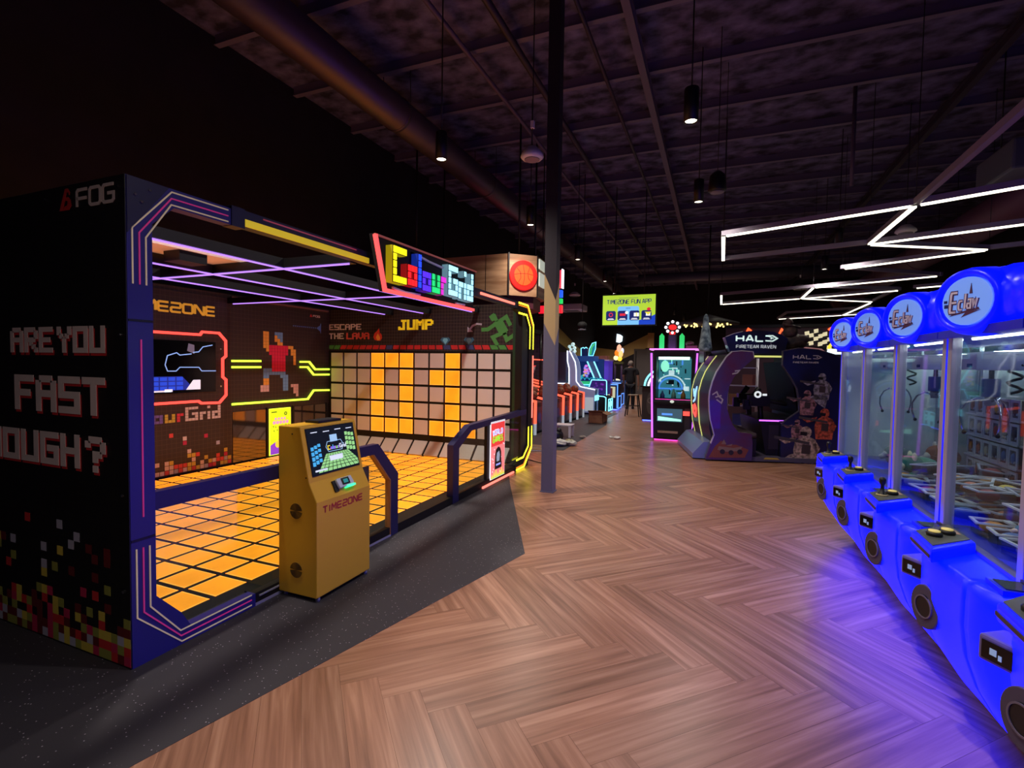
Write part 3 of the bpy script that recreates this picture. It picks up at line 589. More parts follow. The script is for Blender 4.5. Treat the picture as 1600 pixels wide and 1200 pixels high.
    b = MB(); pixtext(b, 'JUMP', fE, -5.06, 2.17, 0.0295, 0.023, 0, 0.006, 0.3); b.build('lettering', mt('print_bright_yellow', (255, 226, 40), 0.6, emit=(255, 220, 30), es=0.25), ew)
    for u in (-4.14, -3.705):
        b = MB(); b.prism([(u, 1.90), (u + .095, 1.99), (u + .065, 2.03), (u - .065, 2.03), (u - .095, 1.99)], fE, 0, 0.006); b.m = 1
        b.prism([(u - .05, 1.985), (u, 1.92), (u + .05, 1.985), (u + .03, 2.018), (u - .03, 2.018)], fE, 0.006, 0.008); b.build('gem_print', [mt('print_gem_edge', (58, 110, 140), 0.6), mt('print_gem', (120, 196, 220), 0.6)], ew)
    b = MB(); b.stroke([(-3.48, 2.235), (-3.57, 2.245), (-3.645, 2.215), (-3.69, 2.16)], 0.03, fE, 0, 0.005); b.prism([(-3.735, 2.20), (-3.735, 2.115), (-3.635, 2.12)], fE, 0, 0.005); b.build('arrow_print', M_lav, ew)
    b = MB(); gw = 0.062
    for pts in ([(-3.275, 2.385), (-3.20, 2.24), (-3.06, 1.98 + .10)], [(-3.485, 2.15), (-3.37, 2.155), (-3.22, 2.25), (-3.06, 2.345), (-2.985, 2.21)], [(-3.10, 2.10), (-3.285, 2.03), (-3.20, 1.90)], [(-3.10, 2.12), (-3.045, 1.985), (-2.93, 2.055), (-2.89, 1.975)]): b.stroke(pts, gw, fE, 0, 0.006)
    b.prism([(-3.28, 2.26), (-3.12, 2.30), (-3.02, 2.13), (-3.16, 2.06)], fE, 0, 0.0065); b.prism([(-3.355, 2.355), (-3.275, 2.41), (-3.215, 2.32), (-3.30, 2.275)], fE, 0, 0.0065); b.build('runner_print', M_g, ew)
    # --- back wall
    b = MB(); b.box(XB - 0.06, Y0, 0.0, XB, YE, 2.56); bw = b.build('back_wall', M_backp, t)
    b = MB(); b.box(XB, 5.19, 2.5, XB + .03, 7.15, 2.53); b.build('cornice', mt('cornice_brown', (120, 84, 84), 0.5), bw)
    b = MB(); b.box(XB, 3.42, 0.09, XB + 0.012, 5.20, 2.50); sp = b.build('screen_panel', M_backp, bw)
    fp = FX(XB + 0.012)
    b = MB(); text(b, 'TIMEZONE', fp, 3.765, 2.222, 0.115, 0.126, 0.034, 0.027, 0, 0.012); b.build('lettering', mt('gold_letters', (240, 190, 70), 0.5, emit=(240, 180, 50), es=0.25), sp)
    cy = 4.27
    half = [(0.44, 1.945), (0.47, 1.985), (0.72, 1.985), (0.825, 1.88), (0.825, 1.66), (0.775, 1.62), (0.775, 1.36), (0.825, 1.32), (0.825, 1.10), (0.72, 0.995), (0.45, 1.005), (0.41, 1.035)]
    loop = [(cy + a, z) for a, z in half] + [(cy - a, z) for a, z in half[::-1]]
    b = MB(); b.stroke(loop, 0.034, fp, 0.0, 0.02, closed=True); b.build('neon_outline', M_red_n, sp)
    sc = MB(); mats = [mt('screen_black', (4, 6, 14), 0.15), glow('scr_blue', (30, 70, 210), 0.9), glow('scr_lightblue', (140, 180, 250), 0.8), glow('scr_grey', (120, 116, 140), 0.35), glow('scr_white', (225, 225, 240), 0.8), glow('scr_cell', (22, 44, 150), 0.7)]
    sc.m = 0; sc.rect(fp, 3.62, 1.16, 4.93, 1.85, 0, 0.02)
    sc.m = 5; sc.prism([(3.62, 1.2), (4.62, 1.2), (4.45, 1.38), (3.62, 1.38)], fp, 0.02, 0.022); sc.m = 1
    for i in range(8):
        for j in range(3): sc.rect(fp, 3.64 + i * .105 - j * .0, 1.205 + j * .06, 3.725 + i * .105, 1.25 + j * .06, 0.022, 0.023)
    sc.m = 2; sc.stroke([(4.93, 1.45), (4.72, 1.45), (4.68, 1.5), (4.42, 1.5), (4.37, 1.45), (4.26, 1.45), (4.23, 1.53), (4.26, 1.65), (4.38, 1.69), (4.42, 1.66), (4.58, 1.68)], 0.012, fp, 0.022, 0.024); sc.stroke([(4.60, 1.70), (4.68, 1.71), (4.74, 1.78), (4.88, 1.81)], 0.012, fp, 0.022, 0.024); sc.m = 3; sc.prism([(4.52, 1.72), (4.62, 1.68), (4.62, 1.80), (4.54, 1.82)], fp, 0.02, 0.022); sc.m = 4
    sc.prism([(4.5, 1.2), (4.7, 1.2), (4.7, 1.33), (4.6, 1.33)], fp, 0.022, 0.024); sc.rect(fp, 4.0, 1.18, 4.3, 1.20, 0.022, 0.024); sc.rect(fp, 4.22, 1.18, 4.32, 1.215, 0.022, 0.024); sc.m = 1; sc.rect(fp, 3.63, 1.42, 3.85, 1.6, 0.02, 0.022); sc.build('screen', mats, sp)
    for (u, v) in ((5.02, 1.76), (5.02, 1.23)): b = MB(); b.disc(fp, u, v, 0.012, 0.012, 0, 0.006, 10); b.build('screw', M_chrome, sp)
    u = 3.645; pp = 0.0455; cols = [M_yel, M_redpix, mt('print_cyan', (130, 200, 196), 0.6), mt('print_violet', (120, 100, 190), 0.6), mt('print_aqua', (120, 196, 190), 0.6), M_yel, mt('print_rose', (222, 60, 84), 0.6), M_whitepix]
    b = MB()
    for i, ch in enumerate('ColourGrid'): b.m = (0, 1, 2, 3, 2, 5 - 5, 6, 7, 7, 7, 7, 7)[i] if i < 6 else 7; b.m = [0, 6, 2, 3, 0, 6, 7, 7, 7, 7][i]; u = blockletter(b, ch, fp, u, 0.775, pp, 0, 0.006, 0.1, 0.038)
    b.build('lettering', cols, sp)
    r3 = random.Random(11); b = MB(); p = 0.06
    for i in range(29):
        for j in range(11):
            if r3.random() < (0.95 - 0.22 * j if j < 4 else 0.055): b.m = r3.choices(range(5), (3, 3, 2, 1.4, 1))[0]; b.rect(fp, 3.44 + i * p + .004, 0.1 + j * p, 3.44 + (i + 1) * p - .004, 0.1 + (j + .88) * p, 0, 0.003)
    b.build('pixel_print', [M_yel, mt('print_coral', (222, 72, 70), 0.6), M_whitepix, M_mag, M_lav], sp)
    # mirror strip under the runner, poster
    b = MB(); b.rect(fB, 5.21, 0.09, 7.16, 0.84, 0, 0.012); b.build('mirror_panel', mt('smoked_mirror', (120, 112, 110), 0.06, 0.9), bw)
    for y in (5.80, 6.32, 7.1): b = MB(); b.rect(fB, y, 0.09, y + .03, 0.86, 0.0, 0.03); b.build('mirror_post', M_black, bw)
    po = MB(); mats = [glow('poster_lime', (196, 226, 30), 1.0), glow('poster_violet', (130, 60, 210), 0.9), glow('poster_rose', (240, 150, 190), 0.9), mt('poster_dark', (40, 40, 60), 0.5), glow('poster_gold', (246, 214, 60), 0.9), glow('poster_rim', (226, 255, 60), 1.3)]
    po.m = 5; po.rect(fB, 5.84, 0.09, 6.27, 0.838, 0.0, 0.03); po.m = 0; po.rect(fB, 5.855, 0.10, 6.255, 0.825, 0.03, 0.034); po.m = 1; po.prism([(5.855, 0.10), (6.255, 0.10), (6.255, 0.42), (6.1, 0.36), (5.855, 0.25)], fB, 0.034, 0.036)
    po.m = 2
    for k in range(5): po.disc(fB, 5.93 + k * .065, 0.61, 0.03, 0.03, 0.034, 0.037, 12)
    for k in range(4): po.disc(fB, 5.96 + k * .06, 0.67, 0.022, 0.022, 0.034, 0.037, 12)
    po.m = 3; po.ring(fB, 6.16, 0.745, 0.028, 0.016, 0.034, 0.037, 14); po.rect(fB, 5.88, 0.775, 5.98, 0.788, 0.034, 0.037)
    for k in range(10): po.disc(fB, 5.88 + r3.random() * .35, 0.45 + r3.random() * .12, 0.007, 0.009, 0.034, 0.037, 8)
    po.m = 4; po.disc(fB, 6.0, 0.26, 0.05, 0.06, 0.036, 0.038, 14); po.m = 2; po.disc(fB, 6.14, 0.22, 0.045, 0.05, 0.036, 0.038, 14); po.build('lit_poster', mats, bw, 0)
    # runner picture in small squares, neon tubes
    b = MB(); q = 0.0545; rows = ['.##..HHH.......', '.##..KHH.......', '.##..KKH.......', '.##...KK.......', '.KKRRRRRRRKK...', '..KRRRRRRR.KK..', '...RRRRRRR.KK..', '....RRRRR...K..', '....RRRRR...K..', '....RRRRR...K..', '....RRRRR......', '.BBBRRRRR......', '.BBBBBBBB......', '.BB....BBB.....', '.KK.....BB.....', '.KK.....BB.....', 'WWW.....BB.WWW.', 'WWW.....BB..WW.', '............WW.', '.............W.']
    cm = {'#': 0, 'K': 0, 'H': 1, 'R': 2, 'B': 1, 'W': 3}
    for r, row in enumerate(rows):
        for c, ch in enumerate(row):
            if ch in cm: b.m = cm[ch]; b.rect(fB, 5.70 + c * q + .002, 2.065 - (r + 1) * q * .97 + .002, 5.70 + (c + 1) * q - .002, 2.065 - r * q * .97, 0, 0.004)
    b.build('runner_print', [mt('print_amber', (246, 176, 70), 0.6), mt('print_steel_blue', (110, 160, 210), 0.6), mt('print_crimson', (232, 30, 80), 0.6), mt('print_pale_pink', (226, 186, 180), 0.6)], bw)
    for pts in ([(5.19, 1.592), (5.70, 1.597)], [(5.19, 1.502), (5.70, 1.503)], [(6.49, 1.594), (6.697, 1.596), (6.837, 1.466), (7.18, 1.466)], [(6.49, 1.505), (6.66, 1.505), (6.80, 1.372), (7.18, 1.370)], [(5.19, 0.957), (6.663, 0.95), (6.80, 1.095), (7.18, 1.085)]):
        b = MB(); b.stroke(pts, 0.03, fB, 0.0, 0.025); b.build('neon_tube', M_lime_n, bw)
    b = MB(); text(b, 'FOG', fB, 6.80, 2.385, 0.03, 0.045, 0.012, 0.008, 0, 0.004); b.m = 1; b.prism([(6.72, 2.38), (6.78, 2.38), (6.75, 2.43)], fB, 0, 0.004); b.build('maker_logo', [M_whitepix, M_redpix], bw)
    b = MB()
    for k in range(12): b.rect(fB, 6.35 + k * .045, 2.185, 6.372 + k * .045, 2.205, 0, 0.004)
    b.prism([(6.88, 2.195), (6.97, 2.14), (6.97, 2.25)], fB, 0, 0.004); b.rect(fB, 6.97, 2.11, 6.985, 2.28, 0, 0.004); b.build('arrow_print', mt('print_blue_dots', (86, 120, 190), 0.6), bw)
    # --- roof beams with purple light lines, equipment box and white box with painted-in tile glow
    for x in (-3.56, -4.45, -5.2):
        b = MB(); b.box(x - 0.03, Y0 + .05, 2.42, x + 0.03, YE, 2.50); b.build('roof_beam', M_black, t)
        b = MB(); b.box(x - 0.005, Y0 + .05, 2.408, x + 0.005, YE - .2, 2.42); b.build('light_line', M_pur_n, t)
    for y0, y1 in ((3.33, 3.37), (5.15, 5.17)):
        b = MB(); b.box(XB, y0 - .02, 2.42, XF - .07, y1 + .02, 2.50); b.build('roof_beam', M_black, t)
        b = MB(); b.box(XB + .1, y0, 2.407, XF - .1, y0 + .010, 2.42); b.build('light_line', M_pur_n, t)
    b = MB(); b.box(-4.95, 2.4, 2.505, -4.08, 3.5, 2.57); b.build('ceiling_box', mt('box_face_tile_glow', (230, 205, 196), 0.5, emit=(255, 170, 130), es=0.2), t)  # no lamp; faint orange emission stands in for light from the floor tiles
    b = MB(); b.box(-4.30, 2.78, 2.42, -4.10, 3.02, 2.505); b.build('projector', M_black, t)
    # --- hand rails round the opening
    M_rl = mt('rail_navy', (34, 30, 74), 0.4)
    b = MB(); b.prism([(1.712, 0.80), (3.50, 0.80), (3.55, 0.80), (3.79, 0.53), (3.79, 0.0), (3.90, 0.0), (3.90, 0.57), (3.60, 0.885), (1.712, 0.895)], fF, -0.06, 0.0); b.build('hand_rail', M_rl, t)
    b = MB(); b.stroke([(3.54, 0.80), (3.785, 0.525), (3.785, 0.02)], 0.012, fF, -0.058, -0.002); b.build('rail_lining', mt('rail_tan', (170, 110, 60), 0.5), t)
    b = MB(); b.prism([(4.96, 0.0), (5.10, 0.0), (5.10, 0.62), (5.42, 0.79), (7.3, 0.83), (7.3, 0.91), (5.37, 0.862), (4.96, 0.675)], fF, -0.08, 0.0); b.build('hand_rail', M_rl, t)
    b = MB(); b.box(XF - .05, 5.88, 0.08, XF - .01, 5.97, 0.83); b.build('poster_post', M_black, t)
    b = MB(); b.rect(fF, 1.715, 0.10, 3.79, 0.80, -0.035, -0.029); b.build('glass_panel', panemat('pane_clear'), t)
    b = MB(); b.rect(fF, 5.10, 0.10, 7.3, 0.80, -0.035, -0.029); b.build('glass_panel', MATS['pane_clear'], t)
    b = MB(); b.rect(fF, 3.08, 0.06, 3.52, 0.70, -0.05, -0.036); b.build('info_panel', M_dnavy, t)
    b = MB(); u = 3.1
    for ch in 'ColourGrid': u = blockletter(b, ch, fF, u, 0.56, 0.0112, -0.036, -0.033, 0.02)
    b.build('lettering', M_lav, t)
    po = MB(); mats = [glow('poster_red', (226, 60, 56), 0.9), glow('poster_pink', (240, 130, 130), 0.9), glow('poster_green', (150, 226, 60), 0.9), glow('poster_bluew', (150, 160, 240), 0.9), mt('poster_black', (28, 24, 34), 0.5), glow('poster_face', (160, 176, 196), 0.6), glow('poster_white', (245, 240, 245), 1.1), glow('poster_flame', (250, 220, 80), 0.95)]
    P = lambda n, *a: (setattr(po, 'm', n), po.rect(fF, *a))
    P(6, 5.97, 0.06, 6.45, 0.835, -0.02, 0.0); P(0, 5.985, 0.07, 6.435, 0.81, 0.0, 0.004); P(1, 5.985, 0.07, 6.435, 0.50, 0.004, 0.005)
    po.m = 6; text(po, 'WORLD', fF, 6.03, 0.655, 0.06, 0.05, 0.02, 0.020, 0.004, 0.006); po.m = 3; text(po, 'WORLD', fF, 6.035, 0.658, 0.055, 0.05, 0.02, 0.012, 0.006, 0.008); po.m = 2; text(po, 'GAMES', fF, 6.03, 0.555, 0.07, 0.05, 0.02, 0.018, 0.006, 0.008)
    po.m = 4; po.prism([(6.10, 0.26), (6.32, 0.26), (6.31, 0.40), (6.27, 0.46), (6.21, 0.48), (6.14, 0.45), (6.11, 0.38)], fF, 0.006, 0.008); po.m = 5; po.prism([(6.16, 0.28), (6.25, 0.28), (6.265, 0.36), (6.24, 0.42), (6.17, 0.40), (6.15, 0.34)], fF, 0.008, 0.009); po.m = 4; po.rect(fF, 6.10, 0.18, 6.33, 0.26, 0.006, 0.008); po.m = 3; po.rect(fF, 6.14, 0.225, 6.29, 0.25, 0.008, 0.009)
    po.m = 7
    for k in range(7): u = 5.985 + k * .064; po.prism([(u, 0.07), (u + .066, 0.07), (u + .033, 0.13 + .03 * (k % 3))], fF, 0.005, 0.007)
    po.m = 2; po.rect(fF, 5.985, 0.07, 6.435, 0.085, 0.007, 0.008); po.m = 6
    for k in range(14): po.disc(fF, 6.0 + r3.random() * .42, 0.12 + r3.random() * .4, 0.009, 0.009, 0.0055, 0.007, 8)
    po.build('lit_poster', mats, t)
    # --- roof sign
    fG = FX(-2.60)
    b = MB(); b.prism([(3.365, 2.655), (3.50, 2.205), (5.175, 2.215), (5.23, 2.675)], fG, -0.06, -0.02); sg = b.build('sign_board', M_blackm, t)
    b = MB(); b.stroke([(3.372, 2.648), (3.505, 2.213), (5.16, 2.222)], 0.028, fG, -0.02, 0.01); b.build('neon_outline', glow('neon_coral', (255, 84, 84), 1.3), sg)
    b = MB(); b.stroke([(3.372, 2.65), (5.228, 2.67)], 0.012, fG, -0.02, 0.0); b.build('sign_edge', mt('edge_rust', (190, 110, 96), 0.5, emit=(190, 100, 90), es=0.2), sg)
    cols = [(250, 236, 20), (236, 28, 36), (30, 70, 240), (80, 40, 225), (30, 205, 110), (205, 40, 190), (170, 236, 255)]; wid = [0, 1, 2, 3, 4, 5, 6, 6, 6, 6]
    u = 3.535; p = 0.0485; pv = 0.062
    for i, ch in enumerate('ColourGrid'):
        b = MB(); v = (2.285, 2.29, 2.29, 2.275, 2.28, 2.28, 2.30, 2.29, 2.29, 2.29)[i]; b.m = 0; u1 = blockletter(b, ch, fG, u, v, p, 0.054, 0.062, 0.16, pv); b.m = 2; blockletter(b, ch, fG, u, v, p, 0.048, 0.054, -0.01, pv); b.m = 1; blockletter(b, ch, fG, u, v, p, -0.02, 0.048, -0.02, pv)
        c = cols[wid[i]]; b.build('sign_letter', [glow('sign_face_%d' % wid[i], c, 1.3), glow('sign_side_%d' % wid[i], tuple(int(k * .62) for k in c), 0.7), mt('sign_grid_%d' % wid[i], tuple(int(k * .25) for k in c), 0.5)], sg)
        u = u1 + (0.0 if i != 5 else 0.03)
    for pts in ([(4.05, 2.60), (4.2, 2.585), (4.45, 2.575), (4.55, 2.59)], [(3.62, 2.25), (3.8, 2.235), (4.05, 2.245)], [(4.95, 2.60), (5.1, 2.585)], [(4.75, 2.25), (4.95, 2.255)]): b = MB(); b.stroke(pts, 0.018, fG, -0.02, 0.0); b.build('tape_mark', M_white, sg)
    b = MB(); b.box(-2.80, 3.9, 2.53, -2.62, 3.96, 2.62); b.box(-2.80, 4.8, 2.53, -2.62, 4.86, 2.62); b.build('sign_bracket', M_black, sg)
    b = MB(); b.box(-2.86, 7.1, 0.0, -2.75, 7.45, 2.45); b.build('end_post', M_black, t)
booth()

# ================================================================ yellow kiosk
def kiosk():
    t = thing('game_kiosk', 'yellow self-service kiosk with slanted screen standing in front of the glowing booth', 'kiosk', (-2.565, 2.79, 0))
    M_y = mt('kiosk_yellow', (226, 172, 40), 0.42); y0, y1 = 2.516, 3.06
    prof = [(-2.735, 0.03), (-2.40, 0.03), (-2.40, 0.672), (-2.465, 0.795), (-2.545, 1.165), (-2.735, 1.165)]
    fk = Fr((0, y0, 0), (1, 0, 0), (0, 0, 1)); b = MB(); b.prism(prof, fk, -(y1 - y0), 0.0); body = b.build('body', M_y, t, 0.006)
    for (x, y) in ((-2.42, y0 + .03), (-2.42, y1 - .03), (-2.70, y0 + .03), (-2.70, y1 - .03)): b = MB(); b.cyl((x, y, 0), (x, y, 0.03), 0.016, 12); b.build('foot', M_grey, t)
    a = Vector((-2.465, 0, 0.795)); c = Vector((-2.545, 0, 1.165)); d = (c - a).normalized(); fs = Fr(a, (0, 1, 0), d)
    L = (c - a).length
    sc = MB(); mats = [mt('kiosk_screen', (16, 18, 24), 0.15, emit=(30, 34, 48), es=0.5), glow('ks_green', (150, 214, 130), 0.75), glow('ks_blue', (70, 170, 220), 0.75), glow('ks_white', (210, 220, 230), 0.8), glow('ks_pale', (150, 190, 220), 0.8), glow('ks_yellow', (240, 214, 60), 0.9), glow('ks_purple', (150, 110, 230), 0.9), M_black]
    sc.m = 7; sc.rect(fs, y0 + .035, 0.035, y1 - .035, L - .018, 0.001, 0.004); sc.m = 0; sc.rect(fs, y0 + .042, 0.042, y1 - .042, L - .025, 0.004, 0.006)
    u0, u1 = y0 + .045, y1 - .045; W = u1 - u0
    for j in range(7):
        v0 = 0.05 + 0.118 * (1 - (1 - j / 7) ** 1.6); v1 = 0.05 + 0.118 * (1 - (1 - (j + .82) / 7) ** 1.6); k0 = 1 - 0.5 * (v0 - .05) / .118; k1 = 1 - 0.5 * (v1 - .05) / .118
        for i in range(10):
            a0, a1 = (i + .08) / 10 - .42, (i + .92) / 10 - .42; cc = u0 + W * .52; sc.m = 1
            sc.prism([(min(u1, max(u0, cc + a0 * W * k0)), v0), (min(u1, max(u0, cc + a1 * W * k0)), v0), (min(u1, max(u0, cc + a1 * W * k1)), v1), (min(u1, max(u0, cc + a0 * W * k1)), v1)], fs, 0.006, 0.0065)
    for i in range(3):
        for j in range(4): sc.m = 2; sc.rect(fs, u0 + .01 + i * .032, 0.10 + j * .035 + i * .01, u0 + .036 + i * .032, 0.128 + j * .034 + i * .008, 0.006, 0.0068)
    for i in range(3):
        for j in range(4): sc.m = 1; sc.rect(fs, u1 - .10 + i * .032, 0.17 + j * .035 - i * .006, u1 - .074 + i * .032, 0.198 + j * .034 - i * .006, 0.006, 0.0068)
    sc.m = 4; sc.stroke([(u0 + .15, 0.215), (u0 + .17, 0.25), (u1 - .15, 0.25), (u1 - .13, 0.215), (u1 - .15, 0.18), (u0 + .17, 0.18)], 0.004, fs, 0.006, 0.007, True); sc.rect(fs, u0 + .20, 0.245, u0 + .27, 0.295, 0.006, 0.0075)
    sc.m = 3
    for k in range(4): sc.rect(fs, u0 + .03 + k * .115, 0.325 - .004 * (k % 2), u0 + .09 + k * .115, 0.331 - .004 * (k % 2), 0.006, 0.007)
    sc.rect(fs, u0 + .17, 0.115, u0 + .30, 0.15, 0.0066, 0.0075); sc.rect(fs, u0 + .02, 0.06, u0 + .13, 0.072, 0.0066, 0.0075)
    u = u0 + .165
    for i, ch in enumerate('ColourGrid'): sc.m = (5, 6, 2, 6, 1, 6, 3, 3, 3, 3)[i]; u = blockletter(sc, ch, fs, u, 0.192, 0.0062, 0.007, 0.008, 0.0)
    sc.build('touch_screen', mats, t)
    a = Vector((-2.40, 0, 0.672)); c = Vector((-2.465, 0, 0.795)); fl = Fr(a, (0, 1, 0), (c - a).normalized())
    b = MB(); b.prism([(2.735, .045), (2.875, .045), (2.885, .06), (2.875, .115), (2.735, .115), (2.725, .10)], fl, 0.0, 0.03); cr = b.build('card_reader', mt('reader_white', (206, 214, 214), 0.35), t, 0.006)
    b = MB(); b.rect(fl, 2.765, .06, 2.84, .108, 0.03, 0.034); b.m = 1; b.rect(fl, 2.78, .07, 2.825, .098, 0.034, 0.035); b.build('reader_screen', [M_screen_off, glow('reader_cyan', (30, 120, 120), 0.7)], cr)
    b = MB(); b.rect(fl, 2.80, .036, 2.885, .05, 0.004, 0.034); b.build('reader_light', glow('reader_green', (60, 250, 160), 1.6), cr)
    b = MB(); b.rect(fl, 2.70, .03, 2.735, .11, 0.001, 0.012); b.build('reader_slot', M_black, cr)
    b = MB(); text(b, 'TIMEZONE', FX(-2.40), 2.572, 0.590, 0.042, 0.040, 0.0145, 0.0095, 0, 0.002, base=0.0); b.build('lettering', mt('kiosk_red', (176, 40, 40), 0.5), body)
    fv = FY(y0)
    for z in (0.598, 0.197):
        b = MB()
        for r in range(1, 7): b.ring(fv, -2.578, z, r * .0085, r * .0085 - .0042, 0.0, 0.003, 28, 0.12, PI - .12); b.ring(fv, -2.578, z, r * .0085, r * .0085 - .0042, 0.0, 0.003, 28, PI + .12, 2 * PI - .12)
        b.build('vent', mt('vent_dark', (70, 48, 12), 0.6), t)
    for (x, z) in ((-2.61, 1.115), (-2.49, 0.83)): b = MB(); b.disc(fv, x, z, 0.005, 0.005, 0, 0.003, 10); b.build('screw', M_black, t)
    b = MB(); b.box(-2.70, 2.72, 1.165, -2.58, 2.95, 1.182); b.build('top_unit', M_black, t)
kiosk()
# ================================================================ blue claw machines
M_blue = mt('claw_blue', (2, 8, 140), 0.35, emit=(0, 8, 255), es=4.2)
M_canopy = mt('canopy_blue', (6, 16, 190), 0.3, emit=(0, 14, 255), es=1.1)
M_blue_d = mt('claw_blue_trim', (8, 20, 170), 0.35, emit=(0, 20, 255), es=0.25)
M_claw_glass = panemat('claw_glass', (238, 246, 246), 0.06)
M_clawback = mt('claw_cabinet_back', (176, 190, 188), 0.4)
M_tube = glow('claw_tube', (255, 252, 240), 24.0)
def blob_ring(y, rx, rz, cx, cz, n=20):
    return [(cx + rx * math.copysign(abs(math.cos(2 * PI * k / n)) ** .8, math.cos(2 * PI * k / n)), y, cz + rz * math.copysign(abs(math.sin(2 * PI * k / n)) ** .8, math.sin(2 * PI * k / n))) for k in range(n)]
def make_claw():
    t = thing('claw_machine', 'x', 'claw machine', (0, 0, 0), 'blue claw machines along the right side')
    H = 0.38
    # body: belly profile, swollen under the control panel, hollowed where the card reader sits
    b = MB(); b.smooth = True; rings = []
    prof = [(0.10, 0.10), (0.015, 0.17), (-0.07, 0.27), (-0.135, 0.38), (-0.175, 0.50), (-0.19, 0.62), (-0.19, 0.72), (-0.185, 0.79), (-0.16, 0.80)]
    NY = 26
    for i in range(NY + 1):
        y = -H + 2 * H * i / NY
        bulge = math.exp(-((y + 0.12) / 0.13) ** 2); hollow = math.exp(-((y - 0.20) / 0.09) ** 2)
        r = []
        for x, z in prof:
            k = min(1, max(0, (z - 0.12) / 0.4)); r.append((x - 0.025 * bulge * k + 0.085 * hollow * k * (1 if z > .3 else .7), y, z))
        r += [(0.75, y, 0.80), (0.75, y, 0.10)]
        rings.append(r)
    b.loft(rings); body = b.build('body', M_blue, t)
    b = MB(); b.box(0.12, -H + .02, 0.03, 0.72, H - .02, 0.11); b.build('plinth', M_blackm, t)
    for x, y in ((0.2, -.3), (0.2, .3), (0.66, -.3), (0.66, .3)): b = MB(); b.cyl((x, y, 0), (x, y, 0.04), 0.022, 12); b.build('foot', M_chrome, t)
    # control panel wedge
    P = [(-0.235, 0.05), (-0.245, -0.22), (-0.02, -0.02), (-0.02, 0.25)]
    b = MB(); b.prism(P, FZ(0), 0.79, 0.852); cp = b.build('control_panel', M_canopy, t, 0.012)
    Pi = [(-0.215, 0.055), (-0.222, -0.165), (-0.035, 0.0), (-0.035, 0.225)]
    b = MB(); b.prism(Pi, FZ(0), 0.852, 0.856); b.build('panel_face', mt('panel_olive', (88, 92, 84), 0.35), cp)
    b = MB(); b.prism([(-0.239, 0.045), (-0.248, -0.21), (-0.238, -0.2), (-0.23, 0.045)], FZ(0), 0.812, 0.826); b.build('panel_edge', mt('panel_brown', (62, 48, 52), 0.5), cp)
    b = MB(); b.lathe([(0.001, 0), (0.026, 0), (0.028, .006), (0.018, .02), (0.012, .024), (0.009, .06), (0.016, .075), (0.018, .095), (0.012, .108), (0.001, .11)], (-0.165, -0.005, 0.856), seg=16); b.build('joystick', M_black, cp)
    b = MB(); b.lathe([(0.018, 0), (0.03, 0), (0.03, .008), (0.018, .012)], (-0.165, -0.005, 0.856), seg=18); b.build('joystick_ring', mt('cream_ring', (206, 190, 140), 0.4), cp)
    b = MB(); b.lathe([(0.001, 0), (0.03, 0), (0.031, .012), (0.026, .018), (0.001, .02)], (-0.10, 0.05, 0.856), seg=18); b.m = 1; b.lathe([(0.001, .018), (0.022, .018), (0.022, .024), (0.001, .026)], (-0.10, 0.05, 0.856), seg=18); b.build('push_button', [M_black, mt('button_cream', (236, 216, 130), 0.35, emit=(236, 210, 110), es=0.3)], cp)
    b = MB(); b.rect(FZ(0.856), -0.07, 0.06, -0.045, 0.14, 0, 0.001); b.build('instruction_label', mt('label_tan', (176, 140, 120), 0.5), cp)
    # speaker, card reader
    fs = Fr((-0.214, -0.11, 0.565), (0.30, -0.954, 0), (0, 0, 1)); b = MB(); b.disc(fs, 0, 0, 0.082, 0.095, -0.02, 0.012, 30); sp = b.build('speaker', mt('speaker_grille', (78, 68, 92), 0.6), t, 0.004)
    b = MB(); b.disc(fs, 0, 0, 0.044, 0.052, 0.012, 0.016, 26); b.m = 1; b.ring(fs, 0, 0, 0.05, 0.044, 0.012, 0.019, 26); b.build('speaker_cone', [M_black, mt('speaker_rim', (110, 100, 120), 0.5)], sp)
    b = MB(); fr_ = Fr((-0.17, 0.10, 0.67), (0.55, -0.835, 0), (0, 0, 1)); b.rect(fr_, -.06, -.045, .06, .045, -0.06, 0.055); cr = b.build('card_reader', mt('reader_grey', (108, 96, 150), 0.4), t, 0.01)
    b = MB(); b.rect(fr_, -.045, -.03, .045, .03, 0.055, 0.059); b.m = 1; b.rect(fr_, -.02, -.01, .0, .012, 0.059, 0.06); b.rect(fr_, .005, -.018, .015, .0, 0.059, 0.06); b.build('reader_screen', [M_screen_off, mt('reader_icon', (150, 170, 190), 0.4, emit=(150, 180, 200), es=0.4)], cr)
    # prize chute shelf
    b = MB(); b.prism([(-0.13, 0.26), (0.0, 0.26), (0.0, 0.385), (-0.13, 0.385)], FZ(0.80), 0, 0.02); b.build('chute_ledge', M_blue_d, t)
    b = MB(); b.prism([(-0.115, 0.275), (-0.02, 0.275), (-0.02, 0.37), (-0.115, 0.37)], FZ(0.82), 0, 0.004); b.build('chute_window', mt('chute_glass', (52, 60, 70), 0.15), t)
    b = MB(); b.box(-0.02, -H, 0.80, 0.02, H, 0.815); b.box(0.02, -H, .80, 0.75, H, .81); b.build('bed', mt('bed_violet', (78, 76, 150), 0.4), t)
    b = MB(); b.box(-0.03, 0.14, 0.815, -0.005, 0.385, 0.83); b.build('sill', M_steel, t)
    # posts and panes
    for y in (-H + .026, H - .03):
        for x in (0.0, 0.72):
            b = MB(); b.box(x - .022, y - .026, 0.80, x + .022, y + .018, 1.80); b.build('post', M_alu, t, 0.004)
    b = MB(); b.box(-0.022, H - .008, 0.80, 0.03, H + .004, 1.80); b.build('post_trim', M_canopy, t)
    b = MB(); b.box(-0.004, -H + .03, 0.83, 0.002, H - .05, 1.78); b.build('front_glass', M_claw_glass, t)
